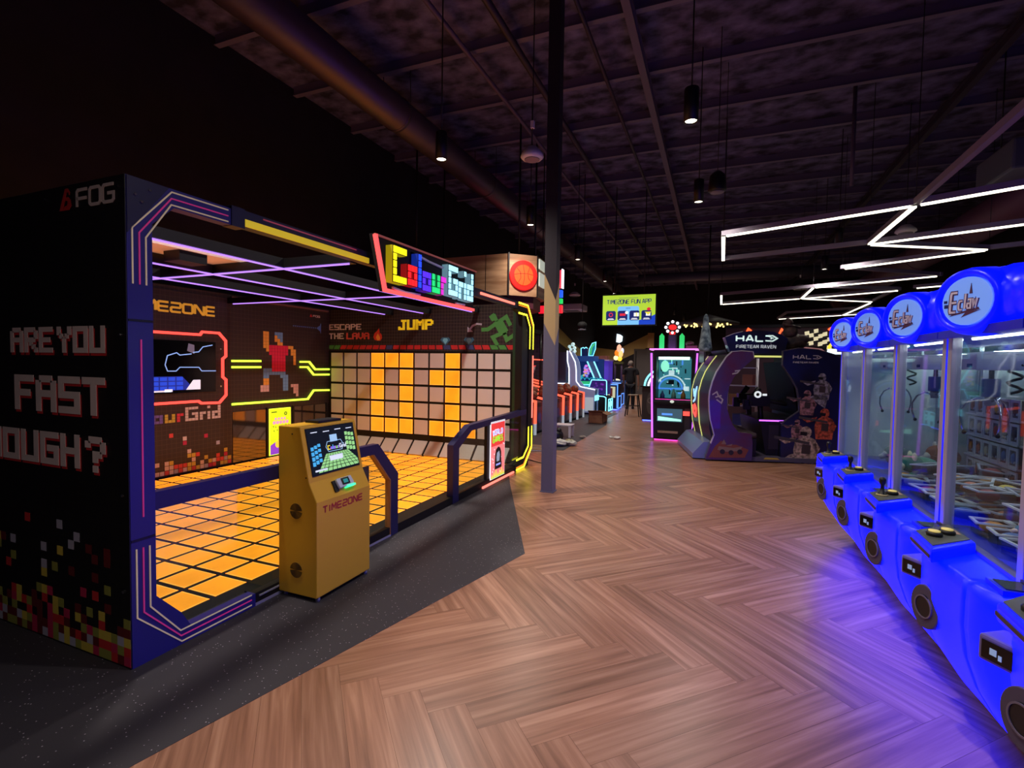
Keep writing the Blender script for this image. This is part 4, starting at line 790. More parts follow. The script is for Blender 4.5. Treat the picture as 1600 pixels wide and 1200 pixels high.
    b = MB(); b.box(0.02, -H + .002, 0.82, 0.70, -H + .006, 1.78); b.build('side_glass', panemat('claw_side_glass', (243, 248, 248), 0.035), t)
    b = MB(); b.box(0.735, -H, 0.80, 0.75, H, 1.80); b.build('back_panel', M_clawback, t)
    b = MB(); b.box(0.0, -H, 1.775, 0.75, H, 1.80); b.build('top_plate', mt('top_plate', (205, 208, 214), 0.4), t)
    b = MB(); b.cyl((0.66, -H + .06, 1.745), (0.66, H - .06, 1.745), 0.012, 10); b.build('tube_lamp', M_tube, t)
    b = MB(); b.cyl((0.06, -H + .06, 1.762), (0.06, H - .06, 1.762), 0.008, 10); b.build('tube_lamp', glow('claw_tube_front', (255, 252, 244), 6.0), t)
    # gantry and claw
    b = MB(); b.box(0.12, -H + .02, 1.70, 0.14, H - .02, 1.725); b.box(0.58, -H + .02, 1.70, 0.60, H - .02, 1.725); b.build('gantry_rail', M_chrome, t)
    b = MB(); b.box(0.22, -0.06, 1.61, 0.44, 0.14, 1.70); b.box(0.13, 0.03, 1.70, 0.59, 0.05, 1.715); b.build('carriage', M_white, t, 0.006)
    b = MB(); b.box(0.218, -0.02, 1.625, 0.22, 0.04, 1.645); b.build('carriage_label', mt('label_navy', (40, 60, 130), 0.5), t)
    cx, cy = 0.33, 0.04
    b = MB(); b.cyl((cx, cy, 1.56), (cx, cy, 1.62), 0.012, 10); b.build('claw_cable', M_black, t)
    b = MB(); b.lathe([(0.001, 1.46), (0.038, 1.46), (0.04, 1.465), (0.04, 1.555), (0.036, 1.562), (0.001, 1.562)], (cx, cy, 0), seg=20); cl = b.build('claw_motor', mt('motor_blue', (24, 58, 130), 0.35), t)
    b = MB(); b.lathe([(0.001, 1.41), (0.022, 1.41), (0.026, 1.43), (0.026, 1.46), (0.001, 1.46)], (cx, cy, 0), seg=16); b.build('claw_hub', M_grey, cl)
    for k in range(3):
        a = 2 * PI * k / 3 + 0.5; dx, dy = math.cos(a), math.sin(a)
        pts = [(cx + dx * r, cy + dy * r, z) for r, z in ((0.02, 1.435), (0.06, 1.45), (0.10, 1.42), (0.125, 1.37), (0.125, 1.31), (0.105, 1.25))]
        b = MB(); b.tube(pts, 0.006, 8); b.m = 1; b.ball(pts[-1], 0.012, 8, rows=6); b.build('claw_prong', [M_chrome, M_black], cl)
    pts = [(cx + .06 + .03 * math.cos(k * 1.1), cy - .10 + .03 * math.sin(k * 1.1), 1.64 - .012 * k) for k in range(14)]
    b = MB(); b.tube(pts, 0.008, 6); b.build('coil_cable', M_black, t)
    # blue canopy, collar and round sign
    b = MB(); b.smooth = True; rings = []
    for i in range(25):
        y = -H + 2 * H * i / 24; g = math.exp(-(y / 0.17) ** 2); wob = 0.006 * math.sin(i * 2.1)
        rings.append(blob_ring(y, 0.14 + 0.03 * g + wob, 0.12 + 0.03 * g + wob, 0.12 - 0.02 * g, 1.90 + 0.012 * g))
    b.loft(rings); b.build('canopy', M_canopy, t)
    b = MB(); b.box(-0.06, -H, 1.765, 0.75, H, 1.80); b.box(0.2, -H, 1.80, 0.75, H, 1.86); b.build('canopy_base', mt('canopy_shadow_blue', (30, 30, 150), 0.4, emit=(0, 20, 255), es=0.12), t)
    nx, ny = -0.86, -0.51; c = Vector((-0.105, -0.05, 1.905)); fd = Fr(c, (-ny, nx, 0), (0, 0, 1))
    fd = Fr(c, (0.51, -0.86, 0), (0, 0, 1))
    b = MB(); b.lathe([(0.15, -0.10), (0.145, -0.02), (0.135, 0.012), (0.122, 0.018), (0.112, 0.008), (0.105, -0.01), (0.001, -0.01)], c, fd.N, 30); col_ = b.build('sign_collar', M_canopy, t)
    b = MB(); b.disc(fd, 0, 0, 0.104, 0.104, -0.01, 0.004, 32); sg = b.build('round_sign', mt('sign_ice', (130, 165, 220), 0.3, emit=(100, 150, 250), es=0.55), t)
    b = MB()
    def word(mb, n0, n1, sw, m): mb.m = m; text(mb, 'E', fd, -0.068, -0.045, 0.085, 0.026, 0.008, sw * 1.3, n0, n1, 0.06); text(mb, 'claw', fd, -0.031, -0.036, 0.062, 0.017, 0.006, sw, n0, n1, 0.05, 0.12)
    word(b, 0.004, 0.006, 0.015, 0); word(b, 0.006, 0.008, 0.007, 1)
    b.m = 0; b.prism([(-0.07, -0.062), (0.055, -0.04), (0.05, -0.03), (-0.055, -0.052)], fd, 0.004, 0.006); b.prism([(-0.02, -0.07), (0.06, -0.042), (0.0, -0.048)], fd, 0.004, 0.006); b.m = 0; b.prism([(0.012, 0.03), (0.024, 0.03), (0.018, 0.075)], fd, 0.004, 0.007)
    b.m = 2; b.rect(fd, -0.096, -0.002, -0.082, 0.01, 0.004, 0.006); b.rect(fd, -0.094, -0.024, -0.078, -0.008, 0.004, 0.006)
    b.build('lettering', [mt('eletter_edge', (92, 52, 84), 0.5), mt('eletter_face', (236, 226, 240), 0.5), mt('eletter_navy', (24, 40, 110), 0.5)], sg)
    return t
claw0 = make_claw()
CY = (2.03, 2.80, 3.57, 4.34, 5.11)
CL = ('blue claw machine at the right picture edge, cut off by the frame', 'nearest whole blue claw machine, with largest round sign and clear prize tubs', 'second whole blue claw machine, with shelves of boxed toys at its back', 'third whole blue claw machine, holding green and cream plush toys', 'farthest blue claw machine, standing beside the shooting cabinet')
for i, y in enumerate(CY):
    o = claw0 if i == 0 else copy_tree(claw0)
    o.location = (1.10, y, 0); o['label'] = CL[i]

# ---- prizes, each a thing of its own
M_clear = panemat('tub_clear', (232, 238, 240), 0.10)
M_frame = mt('tub_frame', (212, 216, 222), 0.35)
PRC = [(238, 206, 90), (206, 120, 84), (214, 200, 168), (96, 130, 190), (90, 62, 48), (226, 150, 60), (184, 70, 70), (70, 74, 88)]
PRN = ['yellow', 'copper', 'cream', 'blue', 'brown', 'orange', 'red', 'dark grey']
PRM = [mt('prize_' + n.replace(' ', '_'), c, 0.5) for n, c in zip(PRN, PRC)]
def make_tub(k):
    t = thing('prize_tub', 'x', 'prize tub', (0, 0, 0))
    L, W, Hh = 0.07, 0.06, 0.065
    b = MB(); fr = FZ(0)
    b.rect(fr, -L, -W, L, W, 0.0, 0.006); b.rect(fr, -L, -W, L, -W + .003, 0.006, Hh); b.rect(fr, -L, W - .003, L, W, 0.006, Hh); b.rect(fr, -L, -W, -L + .003, W, 0.006, Hh); b.rect(fr, L - .003, -W, L, W, 0.006, Hh); b.build('tub', M_clear, t)
    b = MB(); b.stroke([(-L, -W), (L, -W), (L, W), (-L, W)], 0.013, fr, Hh - .004, Hh + .004, True); b.build('rim', M_frame, t)
    b = MB(); b.ball((0, 0, 0.036), 0.040, 10, (1.3, 1.0, .8), 7); b.build('toy', PRM[k], t)
    return t
protos = [None] * 8
def tub(x, y, z, rz, tilt, k, label, group):
    if protos[k] is None: protos[k] = make_tub(k); o = protos[k]
    else: o = copy_tree(protos[k])
    o.location = (x, y, z); o.rotation_euler = (tilt, tilt * .6, rz); o['label'] = label; o['group'] = group
for r_ in [q for q in COL.objects if q.get('category') == 'claw machine'][:2]:
    for cpn in r_.children:
        if cpn.name.startswith('control_panel'):
            for ch in list(cpn.children):
                if ch.name.startswith('joystick'): bpy.data.objects.remove(ch)
                elif ch.name.startswith('push_button'): c2 = ch.copy(); COL.objects.link(c2); c2.parent = cpn; c2.location = (-0.065, -0.055, 0)
b = MB(); b.box(1.13, 5.11 + .378, 0.81, 1.83, 5.11 + .386, 1.775); o = b.build('mirror_side', mt('claw_mirror', (208, 218, 215), 0.4, 0.0), o)
rows_ = ['front', 'second', 'third', 'fourth', 'rear']
for m, (y0, nm) in enumerate(((2.80, 'nearest whole claw machine'), (3.57, 'second claw machine'), (4.34, 'third claw machine'))):
    for i in range(3 if m == 0 else 4):
        for j in range(4 if m < 2 else 2):
            k = rnd.randrange(8); x = 1.10 + 0.14 + i * 0.145; y = y0 - 0.26 + j * 0.165
            tub(x + rnd.uniform(-.012, .012), y + rnd.uniform(-.012, .012), 0.82, rnd.uniform(-.25, .25), rnd.uniform(-.06, .06), k, 'clear tub with %s toy, %s row, place %d, %s' % (PRN[k], rows_[i], j + 1, nm), 'clear prize tubs in the ' + nm)
    for i in range(3):
        for j in range(3 if m < 2 else 1):
            k = rnd.randrange(8)
            tub(1.10 + 0.25 + i * 0.16, y0 - 0.19 + j * 0.19, 0.91, rnd.uniform(-.6, .6), rnd.uniform(-.2, .2), k, 'clear tub with %s toy on top, %s row, place %d, %s' % (PRN[k], rows_[i], j + 1, nm), 'clear prize tubs in the ' + nm)
# shelves of boxed toys at the back of two machines
def toybox(x, y, z, k, label):
    t = thing('boxed_toy', label, 'boxed toy', (x, y, z), 'boxed toys on the claw machine shelves')
    b = MB(); f = FXm(x - .03); W, Hh = 0.05, 0.125
    b.box(x - .028, y - W, z, x + .03, y + W, z + Hh); b.build('carton', mt('carton_dark', (84, 78, 84), 0.4), t)
    b = MB(); b.stroke([(-y - W + .006, z + .006), (-y + W - .006, z + .006), (-y + W - .006, z + Hh - .006), (-y - W + .006, z + Hh - .006)], 0.018, f, -0.003, 0.004, True); b.rect(f, -y - .02, z + .03, -y + .02, z + .045, -.003, .004); b.build('window_frame', M_frame, t)
    b = MB(); b.ball((x - .03, y, z + .06), 0.025, 8, (.5, .9, 1.4), 6); b.build('figure', PRM[k], t)
tiers = ['bottom', 'second', 'third', 'top']
for m, y0 in enumerate((3.57, 4.34)):
    for r in range(4):
        z = 0.85 + r * 0.15
        b = MB(); b.box(1.10 + .62, y0 - .35, z - .010, 1.10 + .70, y0 + .35, z); o = b.build('display_shelf', M_frame); tag(o, '%s clear shelf of boxed toys inside the %s' % (tiers[r], ('second claw machine', 'third claw machine')[m]), 'shelf', 'shelves inside the claw machines')
        for c in range(6):
            k = rnd.randrange(8); toybox(1.10 + .665, y0 - .28 + c * .112, z, k, '%s boxed toy, %s shelf, number %s from far end, %s machine' % (PRN[k], tiers[r], ('six', 'five', 'four', 'three', 'two', 'one')[c], ('second claw', 'third claw')[m]))
# plush toys
def plush(x, y, z, s, c1, c2, label, rz=0):
    t = thing('plush_toy', label, 'plush toy', (x, y, z), 'plush toys in the claw machines')
    m1 = noisy(mt('plush_%d_%d_%d' % c1, c1, 0.95), tuple(int(v * .85) for v in c1), c1, 60); m2 = mt('plush_%d_%d_%d' % c2, c2, 0.95)
    b = MB(); b.ball((x, y, z + s * .55), s * .6, 14, (1.1, 1.3, .85)); b.build('body', m1, t)
    hx, hy = x - s * .55 * math.cos(rz), y - s * .75 * math.sin(rz) - s * .3
    b = MB(); b.ball((hx, hy, z + s * .75), s * .45, 14, (1, 1, .95)); b.m = 1; b.ball((hx - s * .38, hy - s * .08, z + s * .66), s * .2, 10, (.8, 1, .8)); h = b.build('head', [m1, m2], t)
    for d in (-1, 1):
        b = MB(); b.ball((hx, hy + d * s * .3, z + s * 1.12), s * .16, 10, (.6, 1, 1.3)); b.build('ear', m2, h)
        b = MB(); b.tube([(x, y + d * s * .5, z + s * .5), (x - s * .4, y + d * s * .75, z + s * .35), (x - s * .75, y + d * s * .7, z + s * .2)], [s * .22, s * .2, s * .15], 10); b.build('arm', m2 if d > 0 else m1, t)
plush(1.38, 4.36, 0.83, 0.15, (64, 140, 118), (226, 218, 184), 'green and cream plush toy lying in the third claw machine')
plush(1.58, 4.52, 0.83, 0.12, (70, 146, 122), (228, 222, 190), 'smaller green plush toy behind the large one in the third claw machine', 1.0)
plush(1.70, 4.98, 0.83, 0.16, (176, 100, 76), (236, 226, 204), 'rust brown plush toy at the back of the farthest claw machine', .5)
plush(1.34, 4.58, 0.83, 0.10, (226, 216, 180), (180, 90, 80), 'cream plush toy with reddish ears beside the green one', .3)
plush(1.42, 5.06, 0.83, 0.13, (140, 150, 150), (210, 210, 200), 'grey plush toy near the glass of the farthest claw machine', .6)
plush(1.22, 2.62, 0.90, 0.05, (236, 120, 50), (250, 220, 190), 'small orange plush toy on tubs in the nearest whole claw machine', .3)
plush(1.24, 2.78, 0.90, 0.045, (96, 160, 190), (250, 220, 200), 'small blue plush toy on tubs in the nearest whole claw machine', .3)
# ================================================================ shooting cabinet with open pod
M_purple_n = glow('neon_violet', (196, 96, 255), 1.8); M_blue_n = glow('neon_blue', (60, 80, 255), 9.0); M_or_n = glow('neon_orange', (255, 96, 50), 1.8); M_cyan_n = glow('neon_cyan', (130, 235, 255), 1.6); M_white_n = glow('neon_white', (240, 245, 255), 1.8); M_green_n = glow('neon_green', (60, 255, 130), 1.2)
def shooter():
    t = thing('shooting_cabinet', 'large dark sci-fi shooting cabinet with open purple seat pod and soldier artwork', 'arcade cabinet', (0, 0, 0))
    M_pl = noisy(mt('pod_plum', (84, 40, 84), 0.3, coat=0.4), (88, 36, 66), (66, 52, 110), 2.2, 4)
    M_art = noisy(mt('art_navy', (24, 26, 62), 0.3, coat=0.3), (26, 24, 48), (30, 34, 92), 1.6, 3)
    M_edge = mt('edge_trim', (196, 190, 200), 0.35, 0.4); M_lime = glow('trim_lime', (226, 232, 130), 0.7)
    f0 = Fr((0, 0, 0), (1, 0, 0), (0, 0, 1))
    # base
    b = MB(); b.prism([(-0.02, 0.0), (2.09, 0.15), (2.09, 1.75), (0.0, 1.75)], FZ(0), 0.02, 0.09); b.build('platform', mt('platform_grey', (88, 82, 104), 0.5), t)
    b = MB(); b.loft([[(-0.22, y, 0.02), (0.15, y, 0.02), (0.15, y, 0.33), (-0.05, y, 0.30), (-0.22, y, 0.10)] for y in (0.12, 1.85)]); b.build('step_ramp', mt('ramp_steel_blue', (120, 132, 176), 0.35, 0.2), t)
    b = MB(); b.prism([(0.9, 0.07), (1.15, 0.07), (1.12, 0.10), (0.93, 0.10)], f0, 0.0, 0.004); b.build('warning_label', mt('label_gold', (190, 160, 60), 0.5), t)
    # near pod panel: thick crescent
    out = [(-0.03, 0.03), (0.72, 0.03), (0.72, 0.34), (0.70, 0.49), (0.49, 0.51), (0.40, 0.62), (0.34, 0.76), (0.295, 0.92), (0.29, 1.08), (0.32, 1.29), (0.39, 1.45), (0.48, 1.56), (0.70, 1.77), (0.68, 1.88), (0.50, 1.895), (0.35, 1.88), (0.26, 1.79), (0.19, 1.67), (0.11, 1.53), (0.05, 1.37), (0.01, 1.2), (0.0, 1.06), (0.01, 0.88), (0.03, 0.71), (0.10, 0.45), (0.05, 0.30)]
    b = MB(); b.prism(out, f0, -0.06, 0.0); pn = b.build('pod_panel', M_pl, t)
    b = MB(); b.stroke(out[12:26], 0.014, f0, -0.061, 0.004); b.build('edge_trim', M_edge, pn)
    b = MB(); b.m = 0
    for pts in ([(0.05, 1.14), (0.12, 1.19), (0.15, 1.12), (0.22, 1.06), (0.20, 1.0), (0.12, 1.06)], [(0.10, 1.1), (0.2, 1.13)], [(0.36, 1.5), (0.44, 1.52), (0.47, 1.56), (0.40, 1.55)]): b.stroke(pts, 0.022, f0, 0, 0.003)
    b.m = 1; b.prism([(0.02, 0.06), (0.60, 0.08), (0.66, 0.22), (0.45, 0.30), (0.30, 0.28), (0.22, 0.36), (0.12, 0.26)], f0, 0, 0.002); b.m = 2
    for q in ([(0.18, 0.26), (0.42, 0.24), (0.56, 0.27), (0.52, 0.19), (0.26, 0.17), (0.16, 0.2)], [(0.22, 0.30), (0.26, 0.38), (0.30, 0.30)], [(0.30, 0.28), (0.40, 0.31), (0.38, 0.27)]): b.prism(q, f0, 0.002, 0.004)
    b.m = 3
    for (u, v) in ((0.24, 0.17), (0.38, 0.16), (0.52, 0.18)): b.disc(f0, u, v, 0.042, 0.042, 0.004, 0.006, 14)
    b.build('vehicle_art', [mt('art_silver', (170, 160, 172), 0.4), mt('art_rust', (126, 64, 50), 0.5), mt('art_tan', (132, 104, 96), 0.5), mt('art_dark', (40, 30, 34), 0.5)], pn)
    # pod back skin, two lime edge lines, lit pictures between them
    sk = [(0.10, 0.25), (0.03, 0.55), (0.0, 0.9), (0.0, 1.15), (0.05, 1.37), (0.11, 1.53), (0.19, 1.67), (0.30, 1.83)]
    def arc(y0, y1, off, th, name, m, p=t):
        b = MB(); b.smooth = False
        b.loft([[(x - off, y0, z), (x - off, y1, z), (x - off + th, y1, z), (x - off + th, y0, z)] for x, z in sk]); return b.build(name, m, p)
    ps = arc(0.06, 1.75, 0.0, 0.05, 'pod_shell', M_black)
    arc(0.88, 0.915, 0.012, 0.012, 'edge_light', M_lime, ps); arc(1.58, 1.615, 0.012, 0.012, 'edge_light', M_lime, ps); arc(0.93, 1.57, 0.006, 0.006, 'shell_print', noisy(mt('shell_print', (58, 46, 66), 0.4), (40, 36, 56), (84, 62, 70), 3), ps)
    b = MB(); fl = Fr((-0.012, 0, 0), (0, -1, 0), (0, 0, 1)); b.stroke([(-1.35, 1.18), (-1.28, 1.05), (-1.15, 1.15), (-1.05, 1.22), (-1.2, 0.98), (-1.35, 0.93)], 0.03, fl, -0.01, 0.012); b.build('neon_squiggle', glow('neon_ice', (150, 210, 255), 1.2), ps)
    b = MB(); b.stroke([(-1.4, 0.86), (-1.3, 0.72), (-1.1, 0.66), (-1.05, 0.8), (-1.2, 0.88), (-1.22, 0.78)], 0.03, fl, -0.012, 0.012); b.build('neon_squiggle', MATS['neon_red'], ps)
    b = MB(); b.box(0.10, 1.05, 1.70, 0.13, 1.5, 1.98); b.build('top_badge', mt('badge_slate', (92, 88, 118), 0.4), t)
    # far pod panel (same crescent)
    b = MB(); b.prism(out, Fr((0, 1.75, 0), (1, 0, 0), (0, 0, 1)), -0.05, 0.0); b.build('pod_panel', M_black, t)
    # marquee
    mq = [(0.31, 2.14), (0.45, 2.20), (0.60, 2.24), (0.86, 2.265), (1.11, 2.24), (1.24, 2.19), (1.34, 2.12), (1.29, 1.84), (0.40, 1.88)]
    fm = Fr((0, 0.36, 0), (1, 0, 0), (0, 0, 1)); b = MB(); b.prism(mq, fm, -0.18, 0.0); mk = b.build('marquee', M_art, t)
    b = MB(); b.prism([(0.40, 1.85), (1.30, 1.80), (1.30, 1.90), (0.36, 1.93)], fm, -1.35, -0.18); b.build('roof', M_black, t)
    M_let = mt('letter_mint', (214, 236, 230), 0.4, emit=(210, 240, 232), es=0.75)
    b = MB(); x = 0.50; text(b, 'HAL', fm, 0.50, 2.075, 0.095, 0.115, 0.045, 0.026, 0.001, 0.008)
    b.stroke([(0.975, 2.085), (1.09, 2.078), (1.165, 2.125), (1.09, 2.172), (0.975, 2.168)], 0.022, fm, 0.001, 0.008); b.stroke([(0.975, 2.168), (1.04, 2.155), (1.11, 2.125)], 0.012, fm, 0.001, 0.008); b.disc(fm, 1.07, 2.124, 0.014, 0.014, 0.001, 0.009, 12); b.build('lettering', M_let, mk)
    b = MB(); text(b, 'FIRETEAM RAVEN', fm, 0.50, 1.955, 0.05, 0.036, 0.0145, 0.012, 0.001, 0.006); b.build('lettering', mt('letter_dim', (190, 196, 205), 0.4, emit=(190, 200, 205), es=0.4), mk)
    b = MB(); b.stroke([(0.32, 2.15), (0.45, 2.205), (0.6, 2.245)], 0.012, fm, 0, 0.004); b.stroke([(1.03, 2.2), (1.08, 1.98)], 0.006, fm, 0, 0.003); b.build('edge_trim', M_edge, mk)
    b = MB(); b.box(0.72, 0.30, 1.795, 1.29, 0.33, 1.825); b.build('under_light', M_lime, mk)
    # right side panel with artwork
    rp = [(1.22, 0.03), (2.09, 0.03), (2.09, 1.80), (2.0, 1.85), (1.74, 1.93), (1.45, 1.955), (1.20, 1.90), (1.20, 1.66), (1.34, 1.45), (1.44, 1.27), (1.48, 1.05), (1.49, 0.89), (1.36, 0.70), (1.24, 0.62), (1.22, 0.55), (1.36, 0.42), (1.22, 0.15)]
    rp = [(1.22, 0.03), (2.09, 0.03), (2.09, 1.80), (2.0, 1.85), (1.74, 1.93), (1.45, 1.955), (1.20, 1.90), (1.20, 1.66), (1.34, 1.45), (1.44, 1.27), (1.48, 1.05), (1.49, 0.89), (1.30, 0.74), (1.22, 0.66)]
    fr_ = Fr((0, 0.15, 0), (1, 0, 0), (0, 0, 1)); b = MB(); b.prism(rp, fr_, -0.06, 0.0); sp = b.build('side_panel', M_art, t)
    b = MB(); b.stroke(rp[1:14], 0.012, fr_, -0.061, 0.004); b.build('edge_trim', mt('edge_dark', (70, 66, 84), 0.4), sp)
    b = MB(); text(b, 'HAL', fr_, 1.36, 1.775, 0.058, 0.075, 0.026, 0.014, 0.001, 0.005); b.stroke([(1.665, 1.78), (1.74, 1.775), (1.795, 1.80), (1.74, 1.83), (1.665, 1.83)], 0.012, fr_, 0.001, 0.005); b.disc(fr_, 1.73, 1.803, 0.01, 0.01, 0.001, 0.005, 10); b.build('lettering', mt('letter_silver', (196, 190, 200), 0.4), sp)
    b = MB(); text(b, 'FIRETEAM RAVEN', fr_, 1.36, 1.70, 0.026, 0.022, 0.0085, 0.006, 0.001, 0.004); b.build('lettering', MATS['letter_silver'], sp)
    M_sol = [noisy(mt('art_soldier_%d' % i, c, 0.5), tuple(int(v * .6) for v in c), tuple(min(255, int(v * 1.25)) for v in c), 22, 3) for i, c in enumerate(((134, 128, 142), (150, 106, 112), (184, 84, 62), (176, 150, 136)))]
    def soldier(x, z, s, m, flip=1):
        F_ = lambda pts, n0=0.001, n1=0.004: b.prism([(x + flip * u * s, z + v * s) for u, v in pts], fr_, n0, n1)
        b.m = m; F_([(-.30, -.75), (.30, -.75), (.36, -.25), (.30, .05), (.10, .16), (-.12, .14), (-.32, 0.0), (-.36, -.3)])
        F_([(-.32, 0.0), (-.62, -.10), (-.80, .02), (-.78, .12), (-.58, .06), (-.28, .14)]); F_([(.30, .02), (.44, -.2), (.36, -.42), (.22, -.2)])
        b.m = m; b.disc(fr_, x, z + .30 * s, .17 * s, .19 * s, 0.003, 0.006, 18); b.m = 4; F_([(-.17, .20), (.02, .18), (.04, .30), (-.17, .32)], 0.006, 0.008); b.m = 5; F_([(-.95, .06), (.1, -.10), (.12, -.02), (-.95, .16)], 0.004, 0.007); b.m = 6; F_([(-.10, -.10), (.16, -.12), (.14, -.42), (-.12, -.4)], 0.004, 0.006)
    b = MB(); soldier(1.82, 1.36, .36, 0); b.m = 0; b.prism([(1.75, 1.18), (1.92, 1.16), (1.88, 0.95), (1.80, 1.0), (1.66, 1.12), (1.55, 1.10)], fr_, 0.001, 0.004)
    soldier(1.60, 1.08, .34, 1); soldier(1.88, 0.74, .42, 2); soldier(1.60, 0.38, .52, 3); soldier(1.46, 0.62, .26, 1); b.m = 3
    b.prism([(1.24, 0.05), (2.05, 0.05), (2.0, 0.18), (1.8, 0.14), (1.55, 0.2), (1.35, 0.14)], fr_, 0.001, 0.003)
    b.build('soldier_art', M_sol + [mt('art_visor', (34, 32, 40), 0.3), mt('art_gun', (74, 66, 70), 0.5), mt('art_vest', (66, 54, 56), 0.5)], sp)
    # screen housing, console, seat
    b = MB(); b.box(1.22, 0.21, 0.09, 2.08, 1.70, 0.70); b.box(1.55, 0.21, 0.70, 2.08, 1.70, 1.85); b.build('screen_housing', M_black, t)
    b = MB(); b.face([(1.50, 0.25, 0.80), (1.50, 1.68, 0.80), (1.35, 1.68, 1.72), (1.35, 0.25, 1.72)]); b.face([(1.52, 0.25, 0.80), (1.37, 0.25, 1.72), (1.37, 1.68, 1.72), (1.52, 1.68, 0.80)]); b.build('screen', mt('cab_screen', (3, 3, 5), 0.5, spec=0.1), t)
    b = MB(); b.prism([(1.02, 0.10), (1.30, 0.10), (1.42, 0.76), (0.92, 0.70)], Fr((0, 0.30, 0), (1, 0, 0), (0, 0, 1)), -1.3, 0.0); cs = b.build('console', mt('console_black', (22, 20, 28), 0.4), t)
    b = MB(); b.rect(Fr((0, 0.298, 0), (1, 0, 0), (0, 0, 1)), 0.90, 0.685, 1.36, 0.71, 0, 0.008); b.build('edge_light', M_purple_n, cs)
    b = MB(); b.rect(Fr((0, 0.298, 0), (1, 0, 0), (0, 0, 1)), 1.06, 0.2, 1.26, 0.62, 0, 0.006); b.build('console_plate', mt('plate_dark', (46, 38, 52), 0.4), cs)
    b = MB(); b.box(0.22, 0.08, 0.09, 0.80, 1.70, 0.40); b.build('seat_base', M_black, t); b = MB(); b.box(0.30, 0.08, 0.40, 0.82, 1.70, 0.50); b.build('seat_cushion', mt('seat_brown', (70, 58, 58), 0.55), t, 0.04)
    b = MB(); b.loft([[(0.14, y, 0.5), (0.27, y, 0.5), (0.30, y, 1.1), (0.40, y, 1.5), (0.28, y, 1.5), (0.16, y, 1.1)] for y in (0.95, 1.70)]); b.build('seat_back', M_black, t)
    for y in (0.55, 1.25):
        b = MB(); b.cyl((1.0, y, 0.70), (0.98, y, 0.95), 0.045, 14); b.m = 0; b.box(0.78, y - .09, 0.93, 1.12, y + .09, 1.12); b.cyl((0.86, y, 1.10), (0.96, y, 1.25), 0.05, 12); b.cyl((1.10, y, 1.03), (1.42, y, 0.97), 0.035, 12); b.cyl((0.80, y - .12, 0.98), (0.80, y + .12, 0.98), 0.03, 10); b.box(0.70, y - .05, 0.86, 0.82, y + .05, 1.04); gn = b.build('mounted_gun', M_black, t, 0.01)
        fg = Fr((0, y - .092, 0), (1, 0, 0), (0, 0, 1)); b = MB()
        if y > 1: continue
        b.ring(fg, 0.91, 1.14, 0.06, 0.03, 0.0, 0.012, 22); b.rect(fg, 0.99, 1.12, 1.06, 1.155, 0, 0.01); b.build('gun_ring', glow('gun_white', (230, 240, 240), 0.9), gn)
    b = MB(); b.box(0.60, 1.66, 0.55, 0.63, 1.70, 1.52); b.build('edge_light', M_purple_n, t)
    # blank statue toppers
    b = MB(); b.lathe([(0.10, 1.90), (0.12, 1.95), (0.10, 2.1), (0.075, 2.3), (0.05, 2.45), (0.045, 2.53), (0.02, 2.58), (0.001, 2.59)], (0.06, 0.75, 0), seg=18); b.build('finial', noisy(mt('finial_slate', (90, 116, 130), 0.5), (56, 80, 98), (160, 186, 196), 12), t)
    b = MB(); b.ball((1.50, 0.55, 2.07), 0.20, 14, (1.1, .8, .75)); b.ball((1.42, 0.5, 2.25), 0.12, 12); b.ball((1.37, 0.48, 2.40), 0.085, 12); b.tube([(1.26, 0.4, 2.38), (1.56, 0.45, 2.32)], 0.022, 8); b.ball((1.60, 0.5, 2.12), 0.12, 10, (1.2, .8, .7)); b.build('topper_sculpture', noisy(mt('topper_brown', (58, 42, 42), 0.7), (36, 28, 32), (84, 62, 56), 9, 4, bump=.5), t)
    t.location = (-0.10, 9.165, 0); t.rotation_euler = (0, 0, math.radians(12.4))
shooter()

